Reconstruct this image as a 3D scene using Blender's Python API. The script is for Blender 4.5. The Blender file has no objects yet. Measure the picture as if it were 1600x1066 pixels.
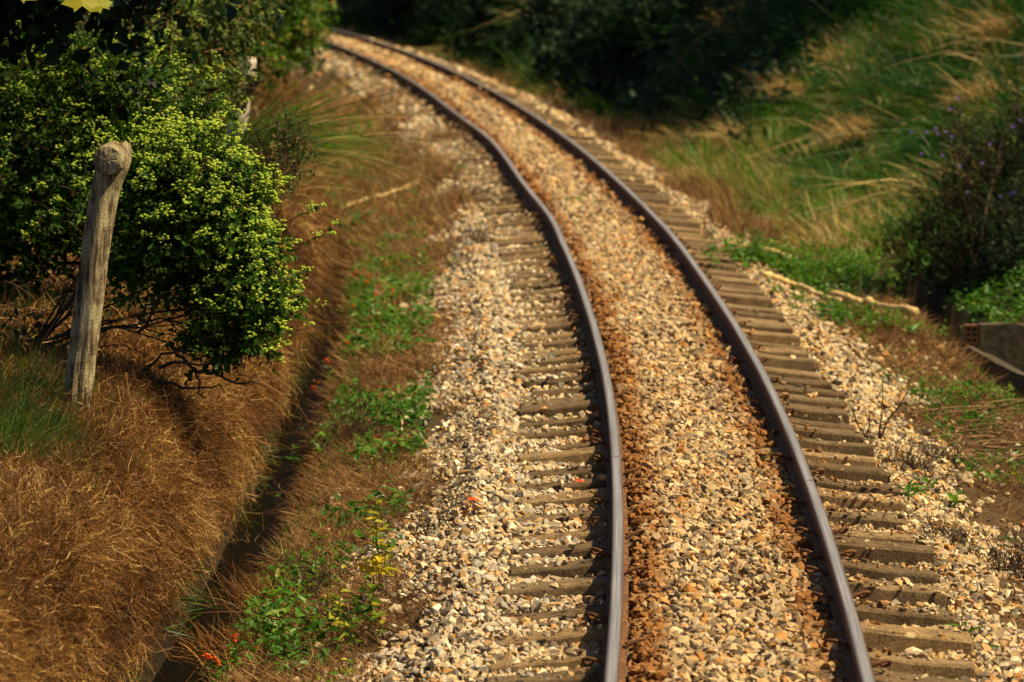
import bpy, bmesh, math, random
import numpy as np
from mathutils import Vector, Matrix

random.seed(11)
rng = np.random.default_rng(11)
scene = bpy.context.scene
COL = scene.collection

# ------------------------------------------------------------------ camera
F, H, VH = 6795.0, 3.25, -170.0            # focal length in photo pixels, eye height over the rail heads, horizon row
P = math.atan((533 - VH) / F)
cam = bpy.data.cameras.new('camera')
cam.sensor_width = 36.0
cam.lens = F / 1600 * 36
cam.clip_start, cam.clip_end = 0.5, 3000
cam.dof.use_dof = True
cam.dof.focus_distance = 23.0
cam.dof.aperture_fstop = 4.0
co = bpy.data.objects.new('camera', cam)
COL.objects.link(co)
co.location = (0, 0, H)
co.rotation_euler = (math.pi / 2 - P, 0, 0)
scene.camera = co

def ray(u, v):
    a, b = (u - 800) / F, (v - 533) / F
    return np.array([a, math.cos(P) - b * math.sin(P), -math.sin(P) - b * math.cos(P)])

def at(u, v, z):                            # photo pixel -> point at height z
    d = ray(u, v)
    return np.array([0, 0, H]) + d * ((z - H) / d[2])

def atY(u, v, Y):                           # photo pixel -> point at distance Y
    d = ray(u, v)
    return np.array([0, 0, H]) + d * (Y / d[1])

# ------------------------------------------------------------------ world and sun
SUN_AZ, SUN_EL = math.radians(99), math.radians(53)
world = bpy.data.worlds.new('World')
scene.world = world
world.use_nodes = True
wn = world.node_tree
bg = wn.nodes['Background']
sky = wn.nodes.new('ShaderNodeTexSky')
sky.sky_type = 'NISHITA'
sky.sun_disc = False
sky.sun_elevation = SUN_EL
sky.sun_rotation = SUN_AZ
wn.links.new(sky.outputs[0], bg.inputs[0])
bg.inputs[1].default_value = 0.05
sl = bpy.data.lights.new('sun', 'SUN')
sl.energy = 5.0
sl.angle = math.radians(0.5)
sl.color = (1.0, 0.78, 0.45)
so = bpy.data.objects.new('sun', sl)
COL.objects.link(so)
tosun = Vector((math.sin(SUN_AZ) * math.cos(SUN_EL), math.cos(SUN_AZ) * math.cos(SUN_EL), math.sin(SUN_EL)))
so.rotation_euler = tosun.to_track_quat('Z', 'Y').to_euler()
so.location = (30, 20, 40)
scene.view_settings.view_transform = 'Standard'
scene.view_settings.look = 'None'
scene.view_settings.exposure = 0.86
scene.view_settings.gamma = 1
scene.render.engine = 'CYCLES'
scene.cycles.max_bounces = 5
scene.cycles.diffuse_bounces = 3
scene.cycles.glossy_bounces = 2
scene.cycles.transmission_bounces = 3
scene.cycles.use_denoising = True

# ------------------------------------------------------------------ numeric helpers
def _hash(i, j, s):
    v = np.sin(i * 127.1 + j * 311.7 + s * 74.7) * 43758.5453
    return v - np.floor(v)

def vnoise(x, y, s=0):
    x = np.asarray(x, float); y = np.asarray(y, float)
    i, j = np.floor(x), np.floor(y)
    fx, fy = x - i, y - j
    fx = fx * fx * (3 - 2 * fx); fy = fy * fy * (3 - 2 * fy)
    a = _hash(i, j, s); b = _hash(i + 1, j, s); c = _hash(i, j + 1, s); d = _hash(i + 1, j + 1, s)
    return (a * (1 - fx) + b * fx) * (1 - fy) + (c * (1 - fx) + d * fx) * fy

def fbm(x, y, s=0, o=3):
    t, a, n = 0, 1, 0
    for k in range(o):
        t = t + a * vnoise(np.asarray(x) * 2 ** k, np.asarray(y) * 2 ** k, s + k * 13); n += a; a *= .5
    return t / n - .5

def unit(v):
    return v / np.maximum(np.linalg.norm(v, axis=-1, keepdims=True), 1e-9)

# ------------------------------------------------------------------ track centre line, from the rails seen in the photo
G2 = 0.5325                                 # half the distance between the rail-head middles (metre gauge)
LR = [(966,1066),(964,1000),(960,900),(956,800),(953,710),(949,655),(942,605),(936,555),(927,505),(914,455),(897,405),(863,355),(840,300),(803,250),(763,217),(718,183),(673,150),(636,117),(569,83),(490,57)]
RR = [(1368,1066),(1354,1010),(1318,910),(1283,810),(1241,710),(1218,655),(1196,605),(1177,555),(1156,505),(1128,455),(1084,405),(1032,355),(983,300),(933,250),(883,217),(837,183),(783,150),(720,117),(633,83),(500,41)]
_y, _x = [], []
for pts, s in ((LR, 1), (RR, -1)):
    for u, v in pts:
        p = at(u, v, 0)
        _x.append(p[0] + s * G2); _y.append(p[1])
_c = np.polyfit((np.array(_y) - 50) / 40, _x, 4)
_ys = np.arange(-60, 700, .25)
def _curve():
    inn = (_ys >= 18) & (_ys <= 88)
    yy = _ys[inn]; xx = np.polyval(_c, (yy - 50) / 40)
    g = np.gradient(xx, yy)
    X = np.zeros_like(_ys); X[inn] = xx
    n0, n1 = np.argmax(inn), len(inn) - np.argmax(inn[::-1]) - 1
    h0, h1 = g[4], g[-5]
    for k in range(n0 - 1, -1, -1):
        X[k] = X[k + 1] - .25 * h0; h0 += .25 / 600 if _ys[k] > 0 else 0
    for k in range(n1 + 1, len(_ys)):
        X[k] = X[k - 1] + .25 * h1; h1 -= .25 / 330 if _ys[k] < 150 else 0
    return X
_xs = _curve()
_hd = np.arctan(np.gradient(_xs, _ys))
def XC(s): return np.interp(s, _ys, _xs)
def HD(s): return np.interp(s, _ys, _hd)
def track(s, d):                            # along, across (right +) -> x, y
    h = HD(s)
    return XC(s) + d * np.cos(h), s - d * np.sin(h)
def untrack(x, y):
    s = y
    for _ in range(3):
        h = HD(s); d = (x - XC(s)) * np.cos(h) + (y - s) * -np.sin(h) * 1.0
        s = y + d * np.sin(h)
    return s, d

# ------------------------------------------------------------------ ground height
def smooth(a, b, x):
    t = np.clip((x - a) / (b - a), 0, 1)
    return t * t * (3 - 2 * t)

WALL_D = np.array([-3.42, -3.22, -3.06, -2.97, -2.93, -2.90])
WALL_Z = np.array([.42, .37, .22, -.05, -.45, -1.0])
PD = np.array([-200, -60, -20, -9, -5.5, -4.2, -3.42, -3.22, -3.06, -2.97, -2.93, -2.90, -2.58, -2.55, -2.46, -2.28, -1.95, -1.5, -1.33, -1.17, -.66, -.50, -.40, -.15, .2, .45, .5, .66, 1.17, 1.27, 1.5, 1.9, 2.3, 2.50])
PZ = np.array([9, 8, 4, 1.3, .72, .52, .42, .37, .22, -.05, -.45, -1.0, -1.02, -.85, -.58, -.52, -.48, -.33, -.22, -.225, -.22, -.185, -.105, -.105, -.12, -.155, -.19, -.238, -.25, -.265, -.37, -.47, -.50, -.52])
RD_NEAR = np.array([2.50, 2.6, 2.64, 2.95, 2.99, 3.2, 3.8, 5.0, 7.0, 10., 14, 30, 60, 200])
RZ_NEAR = np.array([-.52, -.56, -1.15, -1.15, -.50, -.41, -.16, .55, 2.1, 4.3, 5.5, 8, 9, 10])
RZ_MID = np.array([-.52, -.52, -.52, -.45, -.45, -.38, -.08, .80, 2.5, 4.9, 7.5, 9, 9, 10])
RZ_FAR = np.array([-.50, -.46, -.46, -.30, -.25, .10, 1.0, 1.9, 2.9, 3.9, 5.0, 7, 9, 10])

def gz(s, d):
    s = np.asarray(s, float); d = np.asarray(d, float)
    s, d = np.broadcast_arrays(s, d)
    zl = np.interp(d, PD, PZ)
    mid = smooth(40, 44, s); far = smooth(58, 68, s)
    zr = np.interp(d, RD_NEAR, RZ_NEAR) * (1 - mid) + np.interp(d, RD_NEAR, RZ_MID) * mid
    zr = zr * (1 - far) + np.interp(d, RD_NEAR, RZ_FAR) * far
    fill = smooth(46, 50, s) * smooth(-3.02, -2.96, d) * (1 - smooth(-2.6, -2.4, d))
    zl = zl * (1 - fill) + np.interp(d, [-3, -2.4], [.05, -.5]) * fill
    pit = smooth(2.6, 2.66, d) * (1 - smooth(5, 5.3, d)) * smooth(33.2, 33.8, s) * (1 - smooth(36.5, 36.7, s))
    zr = zr * (1 - pit) - 1.1 * pit
    z = np.where(d > 2.5, zr, zl)
    z = z - .028 * smooth(.58, .70, d) * (1 - smooth(1.08, 1.22, d)) * smooth(24, 28, s)
    w = np.where(np.abs(d) < 1.3, .25, 1.0) * np.where((d < -2.42) & (d > -3.1), .2, 1) * np.where((d > 2.45) & (d < 3.05), .25, 1)
    z = z + fbm(s * .9, d * .9, 3, 4) * .16 * w + fbm(s * 5, d * 5, 9, 2) * .035 * w
    z = z + smooth(3.5, 7, np.abs(d)) * fbm(s * .35, d * .35, 21, 3) * .9
    return z

def edge_left(s):                            # where the stones end on the ditch side
    return -1.95 + .32 * smooth(40, 50, np.asarray(s, float))

def gpt(s, d):
    x, y = track(s, d)
    return np.stack([x, y, gz(s, d)], -1)

_hit = np.arange(12, 160, .06)
def ground(u, v):                            # photo pixel -> s, d, point on the ground
    r = ray(u, v)
    x = r[0] / r[1] * _hit; z = H + r[2] / r[1] * _hit
    s, d = untrack(x, _hit)
    k = np.argmax(z <= gz(s, d))
    return s[k], d[k], np.array([x[k], _hit[k], z[k]])

# ------------------------------------------------------------------ mesh building
def add_mesh(name, V, T, mat, parent=None, attrs=None, smooth_shade=False):
    me = bpy.data.meshes.new(name)
    V = np.ascontiguousarray(V, np.float32); T = np.ascontiguousarray(T, np.int32)
    k = T.shape[1]
    me.vertices.add(len(V)); me.vertices.foreach_set('co', V.ravel())
    me.loops.add(T.size); me.loops.foreach_set('vertex_index', T.ravel())
    me.polygons.add(len(T))
    me.polygons.foreach_set('loop_start', np.arange(0, T.size, k, dtype=np.int32))
    me.polygons.foreach_set('loop_total', np.full(len(T), k, np.int32))
    for a, val in (attrs or {}).items():
        at_ = me.attributes.new(a, 'FLOAT', 'POINT')
        at_.data.foreach_set('value', np.ascontiguousarray(val, np.float32))
    me.update(calc_edges=True)
    me.polygons.foreach_set('use_smooth', np.full(len(T), bool(smooth_shade)))
    for m in (mat if isinstance(mat, (list, tuple)) else [mat]):
        me.materials.append(m)
    o = bpy.data.objects.new(name, me)
    COL.objects.link(o)
    if parent: o.parent = parent
    return o

class MB:
    def __init__(s): s.V, s.T, s.R, s.n = [], [], [], 0
    def add(s, V, T, r=None):
        V = np.asarray(V, float); T = np.asarray(T, int)
        if T.shape[1] == 4: T = np.concatenate([T[:, [0, 1, 2]], T[:, [0, 2, 3]]])
        s.V.append(V); s.T.append(T + s.n); s.n += len(V)
        if r is None: r = rng.random()
        s.R.append(np.broadcast_to(np.asarray(r, float), (len(V),)))
    def build(s, name, mat, parent=None, smooth_shade=False):
        V = np.concatenate(s.V)
        if parent is not None: V = V - np.array(parent.location)
        return add_mesh(name, V, np.concatenate(s.T), mat, parent, {'rnd': np.concatenate(s.R)}, smooth_shade)

def tag(o, label=None, cat=None, group=None, kind=None):
    if label: o['label'] = label
    if cat: o['category'] = cat
    if group: o['group'] = group
    if kind: o['kind'] = kind
    return o

def thing(name, label, cat, loc, group=None):
    o = bpy.data.objects.new(name, None)
    o.empty_display_size = .1
    COL.objects.link(o)
    o.location = [float(c) for c in loc]
    return tag(o, label, cat, group)

def tube(pts, rad, n=6, cap=True):
    pts = np.asarray(pts, float); rad = np.broadcast_to(np.asarray(rad, float), (len(pts),))
    t = unit(np.gradient(pts, axis=0))
    ref = np.array([.31, .17, .93]) if abs(t[0] @ np.array([.31, .17, .93])) < .9 else np.array([.9, .1, .1])
    a = unit(np.cross(t, ref)); b = np.cross(t, a)
    ang = np.linspace(0, 2 * np.pi, n, endpoint=False)
    V = (pts[:, None] + rad[:, None, None] * (a[:, None] * np.cos(ang)[None, :, None] + b[:, None] * np.sin(ang)[None, :, None])).reshape(-1, 3)
    i = np.arange(len(pts) - 1)[:, None] * n + np.arange(n)[None]
    j = np.arange(len(pts) - 1)[:, None] * n + (np.arange(n)[None] + 1) % n
    T = np.stack([i, j, j + n, i + n], -1).reshape(-1, 4)
    T = np.concatenate([T[:, [0, 1, 2]], T[:, [0, 2, 3]]])
    if cap:
        V = np.concatenate([V, pts[:1], pts[-1:]])
        m = len(V); k = np.arange(n); e = (len(pts) - 1) * n
        T = np.concatenate([T, np.stack([(k + 1) % n, k, np.full(n, m - 2)], -1), np.stack([e + k, e + (k + 1) % n, np.full(n, m - 1)], -1)])
    return V, T

def blades(mb, base, dirv, bend, L, W, r, segs=3, side=None, crinkle=0.0):
    """grass blades: each a tapering ribbon that bends"""
    n = len(base)
    L = np.broadcast_to(L, (n,))[:, None]; W = np.broadcast_to(W, (n,))[:, None]
    if side is None:
        side = unit(np.cross(dirv, rng.normal(size=(n, 3))))
    V = []
    for k in range(segs + 1):
        t = k / segs
        p = base + dirv * L * t + bend * L * t * t
        if crinkle and k: p = p + rng.normal(size=(n, 3)) * crinkle * L * t ** .5
        if k == segs: V.append(p)
        else:
            w = side * W * .5 * (1 - t) ** .6
            V += [p - w, p + w]
    m = len(V)
    V = np.stack(V, 1).reshape(-1, 3)
    T = []
    for k in range(segs - 1):
        T += [[2 * k, 2 * k + 1, 2 * k + 3], [2 * k, 2 * k + 3, 2 * k + 2]]
    T.append([2 * segs - 2, 2 * segs - 1, 2 * segs])
    T = (np.arange(n)[:, None, None] * m + np.array(T)[None]).reshape(-1, 3)
    mb.add(V, T, np.repeat(np.broadcast_to(r, (n,)), m))

def leaves(mb, base, axis, up, L, W, r, fold=.25, droop=.15):
    """ovate leaves folded along the midrib"""
    n = len(base)
    L = np.broadcast_to(L, (n,))[:, None]; W = np.broadcast_to(W, (n,))[:, None]
    x = unit(axis); y = unit(np.cross(up, x) + 1e-6); z = np.cross(x, y)
    V = np.stack([base, base + x * L * .42 - z * L * .02, base + x * L - z * L * droop,
                  base + x * L * .30 + y * W * .5 + z * W * fold * .8, base + x * L * .66 + y * W * .36 + z * (W * fold * .5 - L * droop * .4),
                  base + x * L * .30 - y * W * .5 + z * W * fold * .8, base + x * L * .66 - y * W * .36 + z * (W * fold * .5 - L * droop * .4)], 1).reshape(-1, 3)
    T = np.array([[0, 3, 1], [3, 4, 1], [4, 2, 1], [0, 1, 5], [5, 1, 6], [6, 1, 2]])
    T = (np.arange(n)[:, None, None] * 7 + T[None]).reshape(-1, 3)
    mb.add(V, T, np.repeat(np.broadcast_to(r, (n,)), 7))

_ib = bmesh.new(); bmesh.ops.create_icosphere(_ib, subdivisions=1, radius=1)
ICO_V = np.array([v.co[:] for v in _ib.verts]); ICO_T = np.array([[v.index for v in f.verts] for f in _ib.faces]); _ib.free()

def blobs(mb, pos, rx, rz, r):
    n = len(pos)
    rx = np.broadcast_to(rx, (n,))[:, None, None]; rz = np.broadcast_to(rz, (n,))[:, None]
    V = ICO_V[None] * rx
    V = V.copy(); V[:, :, 2] = ICO_V[None, :, 2] * rz
    V = V + pos[:, None]
    T = (np.arange(n)[:, None, None] * len(ICO_V) + ICO_T[None]).reshape(-1, 3)
    mb.add(V.reshape(-1, 3), T, np.repeat(np.broadcast_to(r, (n,)), len(ICO_V)))

def sph(n):
    return unit(rng.normal(size=(n, 3)))

# ------------------------------------------------------------------ materials
def new_mat(name):
    m = bpy.data.materials.new(name)
    m.use_nodes = True
    nt = m.node_tree
    return m, nt, nt.nodes['Principled BSDF'], nt.nodes['Material Output']

def ramp(nt, stops, fac=None, interp='LINEAR'):
    n = nt.nodes.new('ShaderNodeValToRGB')
    n.color_ramp.interpolation = interp
    e = n.color_ramp.elements
    while len(e) < len(stops): e.new(.5)
    for k, (p, c) in enumerate(stops):
        e[k].position = p
        e[k].color = (*c, 1) if len(c) == 3 else c
    if fac is not None: nt.links.new(fac, n.inputs[0])
    return n.outputs[0]

def attr(nt, name):
    n = nt.nodes.new('ShaderNodeAttribute'); n.attribute_name = name
    return n.outputs['Fac']

def noise(nt, scale, detail=4, rough=.55, vec=None, dist=0):
    n = nt.nodes.new('ShaderNodeTexNoise')
    n.inputs['Scale'].default_value = scale; n.inputs['Detail'].default_value = detail
    n.inputs['Roughness'].default_value = rough; n.inputs['Distortion'].default_value = dist
    if vec is not None: nt.links.new(vec, n.inputs['Vector'])
    return n.outputs['Fac']

def mixc(nt, fac, a, b, mode='MIX'):
    n = nt.nodes.new('ShaderNodeMix'); n.data_type = 'RGBA'; n.blend_type = mode
    for s, v in ((n.inputs['Factor'], fac), (n.inputs['A'], a), (n.inputs['B'], b)):
        if isinstance(v, (int, float)): s.default_value = v
        elif isinstance(v, tuple): s.default_value = (*v, 1)
        else: nt.links.new(v, s)
    return n.outputs['Result']

def mathn(nt, op, a, b=0.0, clamp=False):
    n = nt.nodes.new('ShaderNodeMath'); n.operation = op; n.use_clamp = clamp
    for s, v in ((n.inputs[0], a), (n.inputs[1], b)):
        if isinstance(v, (int, float)): s.default_value = v
        else: nt.links.new(v, s)
    return n.outputs[0]

def objvec(nt, scale=(1, 1, 1)):
    g = nt.nodes.new('ShaderNodeNewGeometry')
    m = nt.nodes.new('ShaderNodeMapping'); m.inputs['Scale'].default_value = scale
    nt.links.new(g.outputs['Position'], m.inputs['Vector'])
    return m.outputs[0]

def bump(nt, bsdf, h, strength=.4, dist=.01):
    n = nt.nodes.new('ShaderNodeBump')
    n.inputs['Strength'].default_value = strength; n.inputs['Distance'].default_value = dist
    nt.links.new(h, n.inputs['Height']); nt.links.new(n.outputs[0], bsdf.inputs['Normal'])

def plant_mat(name, stops, trans=.3, rough=.6, spec=.25, vary=.35):
    """leaf, blade or petal: colour from each one's own random number, some light passing through"""
    m, nt, b, out = new_mat(name)
    c = ramp(nt, stops, attr(nt, 'rnd'))
    c = mixc(nt, mathn(nt, 'MULTIPLY', noise(nt, 2.2, 3, vec=objvec(nt)), vary), c, mixc(nt, 1.0, c, (.62, .62, .55), 'MULTIPLY'))
    nt.links.new(c, b.inputs['Base Color'])
    b.inputs['Roughness'].default_value = rough
    b.inputs['Specular IOR Level'].default_value = spec
    if trans:
        t = nt.nodes.new('ShaderNodeBsdfTranslucent'); nt.links.new(c, t.inputs[0])
        mx = nt.nodes.new('ShaderNodeMixShader'); mx.inputs[0].default_value = trans
        nt.links.new(b.outputs[0], mx.inputs[1]); nt.links.new(t.outputs[0], mx.inputs[2])
        nt.links.new(mx.outputs[0], out.inputs[0])
    return m

def solid_mat(name, stops, scale=30, rough=.8, vec=(1, 1, 1), bstr=.4, bdist=.01, metal=0, spec=.3):
    m, nt, b, out = new_mat(name)
    v = objvec(nt, vec)
    n = noise(nt, scale, 6, .62, v)
    nt.links.new(ramp(nt, stops, n), b.inputs['Base Color'])
    b.inputs['Roughness'].default_value = rough; b.inputs['Metallic'].default_value = metal
    b.inputs['Specular IOR Level'].default_value = spec
    bump(nt, b, n, bstr, bdist)
    return m

M = {}
# bare earth, its tint by where it lies across the line
m, nt, b, out = new_mat('earth')
n1 = noise(nt, 9, 6, .6, objvec(nt)); n2 = noise(nt, 90, 4, .6, objvec(nt))
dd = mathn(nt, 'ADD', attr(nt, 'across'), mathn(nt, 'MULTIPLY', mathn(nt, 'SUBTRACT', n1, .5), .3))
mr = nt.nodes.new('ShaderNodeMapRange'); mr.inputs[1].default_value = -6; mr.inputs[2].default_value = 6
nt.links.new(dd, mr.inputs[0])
zone = ramp(nt, [(0, (.05, .04, .018)), (.20, (.045, .027, .011)), (.243, (.035, .021, .009)), (.252, (.022, .016, .010)), (.284, (.026, .020, .012)), (.296, (.11, .065, .028)), (.36, (.10, .066, .034)), (.45, (.10, .05, .018)),  # left bank and ditch darkened so grass gaps and trench read as shaded
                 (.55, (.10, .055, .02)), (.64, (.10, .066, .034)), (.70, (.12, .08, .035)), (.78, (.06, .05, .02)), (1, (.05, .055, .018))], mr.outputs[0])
zone = mixc(nt, mathn(nt, 'MULTIPLY', n2, .8), zone, mixc(nt, 1.0, zone, (.4, .38, .34), 'MULTIPLY'))
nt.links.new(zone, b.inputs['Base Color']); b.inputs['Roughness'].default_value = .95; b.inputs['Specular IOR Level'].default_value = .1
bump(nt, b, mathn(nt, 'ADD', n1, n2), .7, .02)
M['earth'] = m

# crushed stone, each stone with its own tint, stained by rust beside the rails
m, nt, b, out = new_mat('crushed_stone')
v = objvec(nt)
c = ramp(nt, [(0, (.10, .085, .065)), (.10, (.22, .18, .13)), (.20, (.38, .32, .21)), (.36, (.57, .49, .31)), (.45, (.43, .28, .11)), (.52, (.65, .57, .40)),
              (.60, (.44, .23, .065)), (.68, (.61, .53, .36)), (.76, (.38, .19, .045)), (.82, (.47, .44, .36)), (.90, (.24, .225, .19)), (1, (.82, .76, .60))], attr(nt, 'rnd'))
n = noise(nt, 42, 5, .65, v)
c = mixc(nt, mathn(nt, 'MULTIPLY', ramp(nt, [(.42, (0, 0, 0)), (.68, (1, 1, 1))], n), .55), c, mixc(nt, 1.0, c, (.50, .34, .17), 'MULTIPLY'))
c = mixc(nt, mathn(nt, 'MULTIPLY', attr(nt, 'ochre'), .50), c, mixc(nt, 1.0, c, (.96, .77, .43), 'MULTIPLY'))
c = mixc(nt, attr(nt, 'rust'), c, mixc(nt, n, (.12, .042, .010), (.30, .125, .025)))
nt.links.new(c, b.inputs['Base Color']); b.inputs['Roughness'].default_value = .85; b.inputs['Specular IOR Level'].default_value = .2
bump(nt, b, noise(nt, 120, 4, .7, v), .5, .006)
M['stone'] = m

# weathered sleeper concrete, brown with brake dust
m, nt, b, out = new_mat('sleeper_concrete')
v = objvec(nt)
n1 = noise(nt, 11, 6, .7, v); n2 = noise(nt, 75, 4, .75, v)
c = ramp(nt, [(.28, (.055, .038, .020)), (.5, (.135, .092, .046)), (.72, (.25, .175, .09))], n1)
c = mixc(nt, mathn(nt, 'MULTIPLY', ramp(nt, [(.45, (0, 0, 0)), (.7, (1, 1, 1))], n2), .6), c, (.33, .25, .15))
c = mixc(nt, mathn(nt, 'MULTIPLY', ramp(nt, [(.3, (1, 1, 1)), (.5, (0, 0, 0))], n2), .6), c, (.045, .032, .018))
nt.links.new(c, b.inputs['Base Color']); b.inputs['Roughness'].default_value = .9; b.inputs['Specular IOR Level'].default_value = .15
oi = nt.nodes.new('ShaderNodeObjectInfo')
c2 = mixc(nt, 1.0, c, ramp(nt, [(0, (.55, .52, .50)), (.5, (.95, .95, .95)), (1, (1.35, 1.28, 1.15))], oi.outputs['Random']), 'MULTIPLY')
nt.links.new(c2, b.inputs['Base Color'])
bump(nt, b, n2, .6, .006)
M['concrete'] = m

M['rust'] = solid_mat('rusty_steel', [(.3, (.045, .022, .012)), (.5, (.11, .048, .018)), (.7, (.22, .10, .03))], 60, .85, (1, .25, 1), .3, .004)
m, nt, b, out = new_mat('worn_steel')
cb = nt.nodes.new('ShaderNodeCombineXYZ')
nt.links.new(mathn(nt, 'MULTIPLY', attr(nt, 'lateral'), 130.0), cb.inputs[0]); nt.links.new(mathn(nt, 'MULTIPLY', attr(nt, 'chainage'), .35), cb.inputs[1])
n = noise(nt, 1.6, 4, .65, cb.outputs[0])
band = ramp(nt, [(0, (.20,) * 3), (.14, (.75,) * 3), (.36, (1, 1, 1)), (.62, (1, 1, 1)), (.84, (.70,) * 3), (1, (.20,) * 3)], mathn(nt, 'ADD', mathn(nt, 'MULTIPLY', attr(nt, 'lateral'), 18.2), .5))
nt.links.new(ramp(nt, [(.30, (.10, .095, .095)), (.45, (.22, .215, .225)), (.58, (.33, .325, .34)), (.72, (.48, .475, .48))], n), b.inputs['Base Color'])
nt.links.new(mixc(nt, 1.0, b.inputs['Base Color'].links[0].from_socket, band, 'MULTIPLY'), b.inputs['Base Color'])
b.inputs['Metallic'].default_value = .35
nt.links.new(ramp(nt, [(.3, (.42,) * 3), (.7, (.58,) * 3)], n), b.inputs['Roughness'])
M['steel'] = m
# ================================================================== THE SETTING
sg = np.concatenate([np.arange(-60, 12, 6.), np.arange(12, 62, .2), np.arange(62, 120, .6), np.arange(120, 200, 5.), np.arange(200, 660, 40.)])
dg = np.unique(np.concatenate([np.array([-200, -120, -60, -35, -20, -14]), np.arange(-10, -3.5, .35), PD[(PD > -4) & (PD < 2.6)], np.arange(-3.4, -2.9, .08), np.arange(-2.4, 2.5, .1),
     np.array([2.5, 2.6, 2.64, 2.8, 2.95, 2.99, 3.2, 3.4]), np.arange(3.6, 12, .35), np.array([13, 15, 20, 30, 45, 60, 120, 200])]))
dg = dg[np.concatenate([[True], np.diff(dg) > .015])]
SS, DD = np.meshgrid(sg, dg, indexing='ij')
V = gpt(SS, DD).reshape(-1, 3)
a = np.arange(len(sg) - 1)[:, None] * len(dg) + np.arange(len(dg) - 1)[None]
T = np.stack([a, a + 1, a + len(dg) + 1, a + len(dg)], -1).reshape(-1, 4)
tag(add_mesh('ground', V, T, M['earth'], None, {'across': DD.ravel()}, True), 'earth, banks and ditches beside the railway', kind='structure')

# ditch water
m, nt, b, out = new_mat('ditch_water')
b.inputs['Base Color'].default_value = (.010, .009, .006, 1)
b.inputs['Roughness'].default_value = .10
b.inputs['Specular IOR Level'].default_value = .07
bump(nt, b, noise(nt, 14, 3, .6, objvec(nt, (.8, 1.6, 1)), .6), .30, .03)
df = nt.nodes.new('ShaderNodeBsdfDiffuse'); df.inputs[0].default_value = (.004, .0035, .0025, 1)
gl = nt.nodes.new('ShaderNodeBsdfGlossy'); gl.inputs['Roughness'].default_value = .08; gl.inputs[0].default_value = (.8, .85, .9, 1)
nt.links.new(b.inputs['Normal'].links[0].from_socket, gl.inputs['Normal'])
fm = nt.nodes.new('ShaderNodeMixShader'); fm.inputs[0].default_value = .07      # dull water, its dark reflections put in as near-black colour and little gloss
nt.links.new(df.outputs[0], fm.inputs[1]); nt.links.new(gl.outputs[0], fm.inputs[2]); nt.links.new(fm.outputs[0], out.inputs[0])
M['water'] = m
ws = np.arange(10, 110, .5)
x0, y0 = track(ws, -2.96); x1, y1 = track(ws, -2.53)
V = np.stack([np.stack([x0, y0, np.full_like(ws, -.77)], -1), np.stack([x1, y1, np.full_like(ws, -.77)], -1)], 1).reshape(-1, 3)
k = np.arange(len(ws) - 1) * 2
add_mesh('ditch_water', V, np.stack([k, k + 1, k + 3, k + 2], -1), M['water'], None, None, True)
tag(bpy.data.objects['ditch_water'], 'dark water standing in the narrow ditch', kind='structure')

# ================================================================== TRACK
def sweep(prof, s, d0, closed=True, wob=None):
    """profile (across, height) swept along the line"""
    prof = np.asarray(prof, float); n = len(prof)
    x, y = track(s[:, None], d0 + prof[None, :, 0] + (0 if wob is None else wob[:, None]))
    z = np.broadcast_to(prof[None, :, 1], x.shape)
    V = np.stack([x, y, z], -1).reshape(-1, 3)
    i = np.arange(len(s) - 1)[:, None] * n + np.arange(n)[None]
    j = np.arange(len(s) - 1)[:, None] * n + (np.arange(n)[None] + 1) % n
    T = np.stack([i, j, j + n, i + n], -1).reshape(-1, 4)
    return V, T

RAIL = [(-.032, -.013), (-.029, -.005), (-.022, -.0032), (.022, -.0032), (.029, -.005), (.032, -.013), (.032, -.034), (.009, -.044), (.008, -.095), (.022, -.108), (.054, -.114), (.054, -.124),
        (-.054, -.124), (-.054, -.114), (-.022, -.108), (-.008, -.095), (-.009, -.044), (-.032, -.034)]
CAP = [(-.0275, -.004), (-.0255, -.0012), (-.014, 0), (.014, 0), (.0255, -.0012), (.0275, -.004)]
rs = np.concatenate([np.arange(6, 70, .3), np.arange(70, 170, 1.)])
def gauss(x, c, w): return np.exp(-((x - c) / w) ** 2)
wl = .025 * gauss(rs, 43.5, 2.2) - .02 * gauss(rs, 49, 3) + .04 * gauss(rs, 57.5, 3.5) - .04 * gauss(rs, 66, 5) + .003 * np.sin(rs * .5)
wr = .012 * gauss(rs, 41, 3) + .003 * np.sin(rs * .45 + 1)
for d0, wob, lab in ((-G2, wl, 'inner rail on the ditch side, its worn steel top edged with orange rust'),
                     (G2, wr, 'outer rail on the grassy bank side, its dull top above a dark shaded web')):
    rt = thing('rail', lab, 'rail', (*[float(c) for c in track(20., d0)], -.124), 'two rails of the curving track')
    off = np.array(rt.location)
    V, T = sweep(RAIL, rs, d0, wob=wob)
    e = (len(rs) - 1) * len(RAIL)
    add_mesh('rail_body', V - off, T, M['rust'], rt, None, False)
    V, T = sweep(CAP, rs, d0, wob=wob)
    add_mesh('running_surface', V - off, T, M['steel'], rt, {'lateral': np.tile([p_[0] for p_ in CAP], len(rs)), 'chainage': np.repeat(rs, len(CAP))}, True)
    for sj in ((24.9,) if d0 < 0 else (23.9, )):
        V, T = sweep([(-.0295, -.010), (-.0285, -.0035), (-.014, .0009), (.014, .0009), (.0285, -.0035), (.0295, -.010)], np.array([sj, sj + .03]), d0, wob=np.interp([sj, sj + .03], rs, wob))
        add_mesh('weld_seam', V - off, T, M['rust'], rt, None, False)

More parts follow.
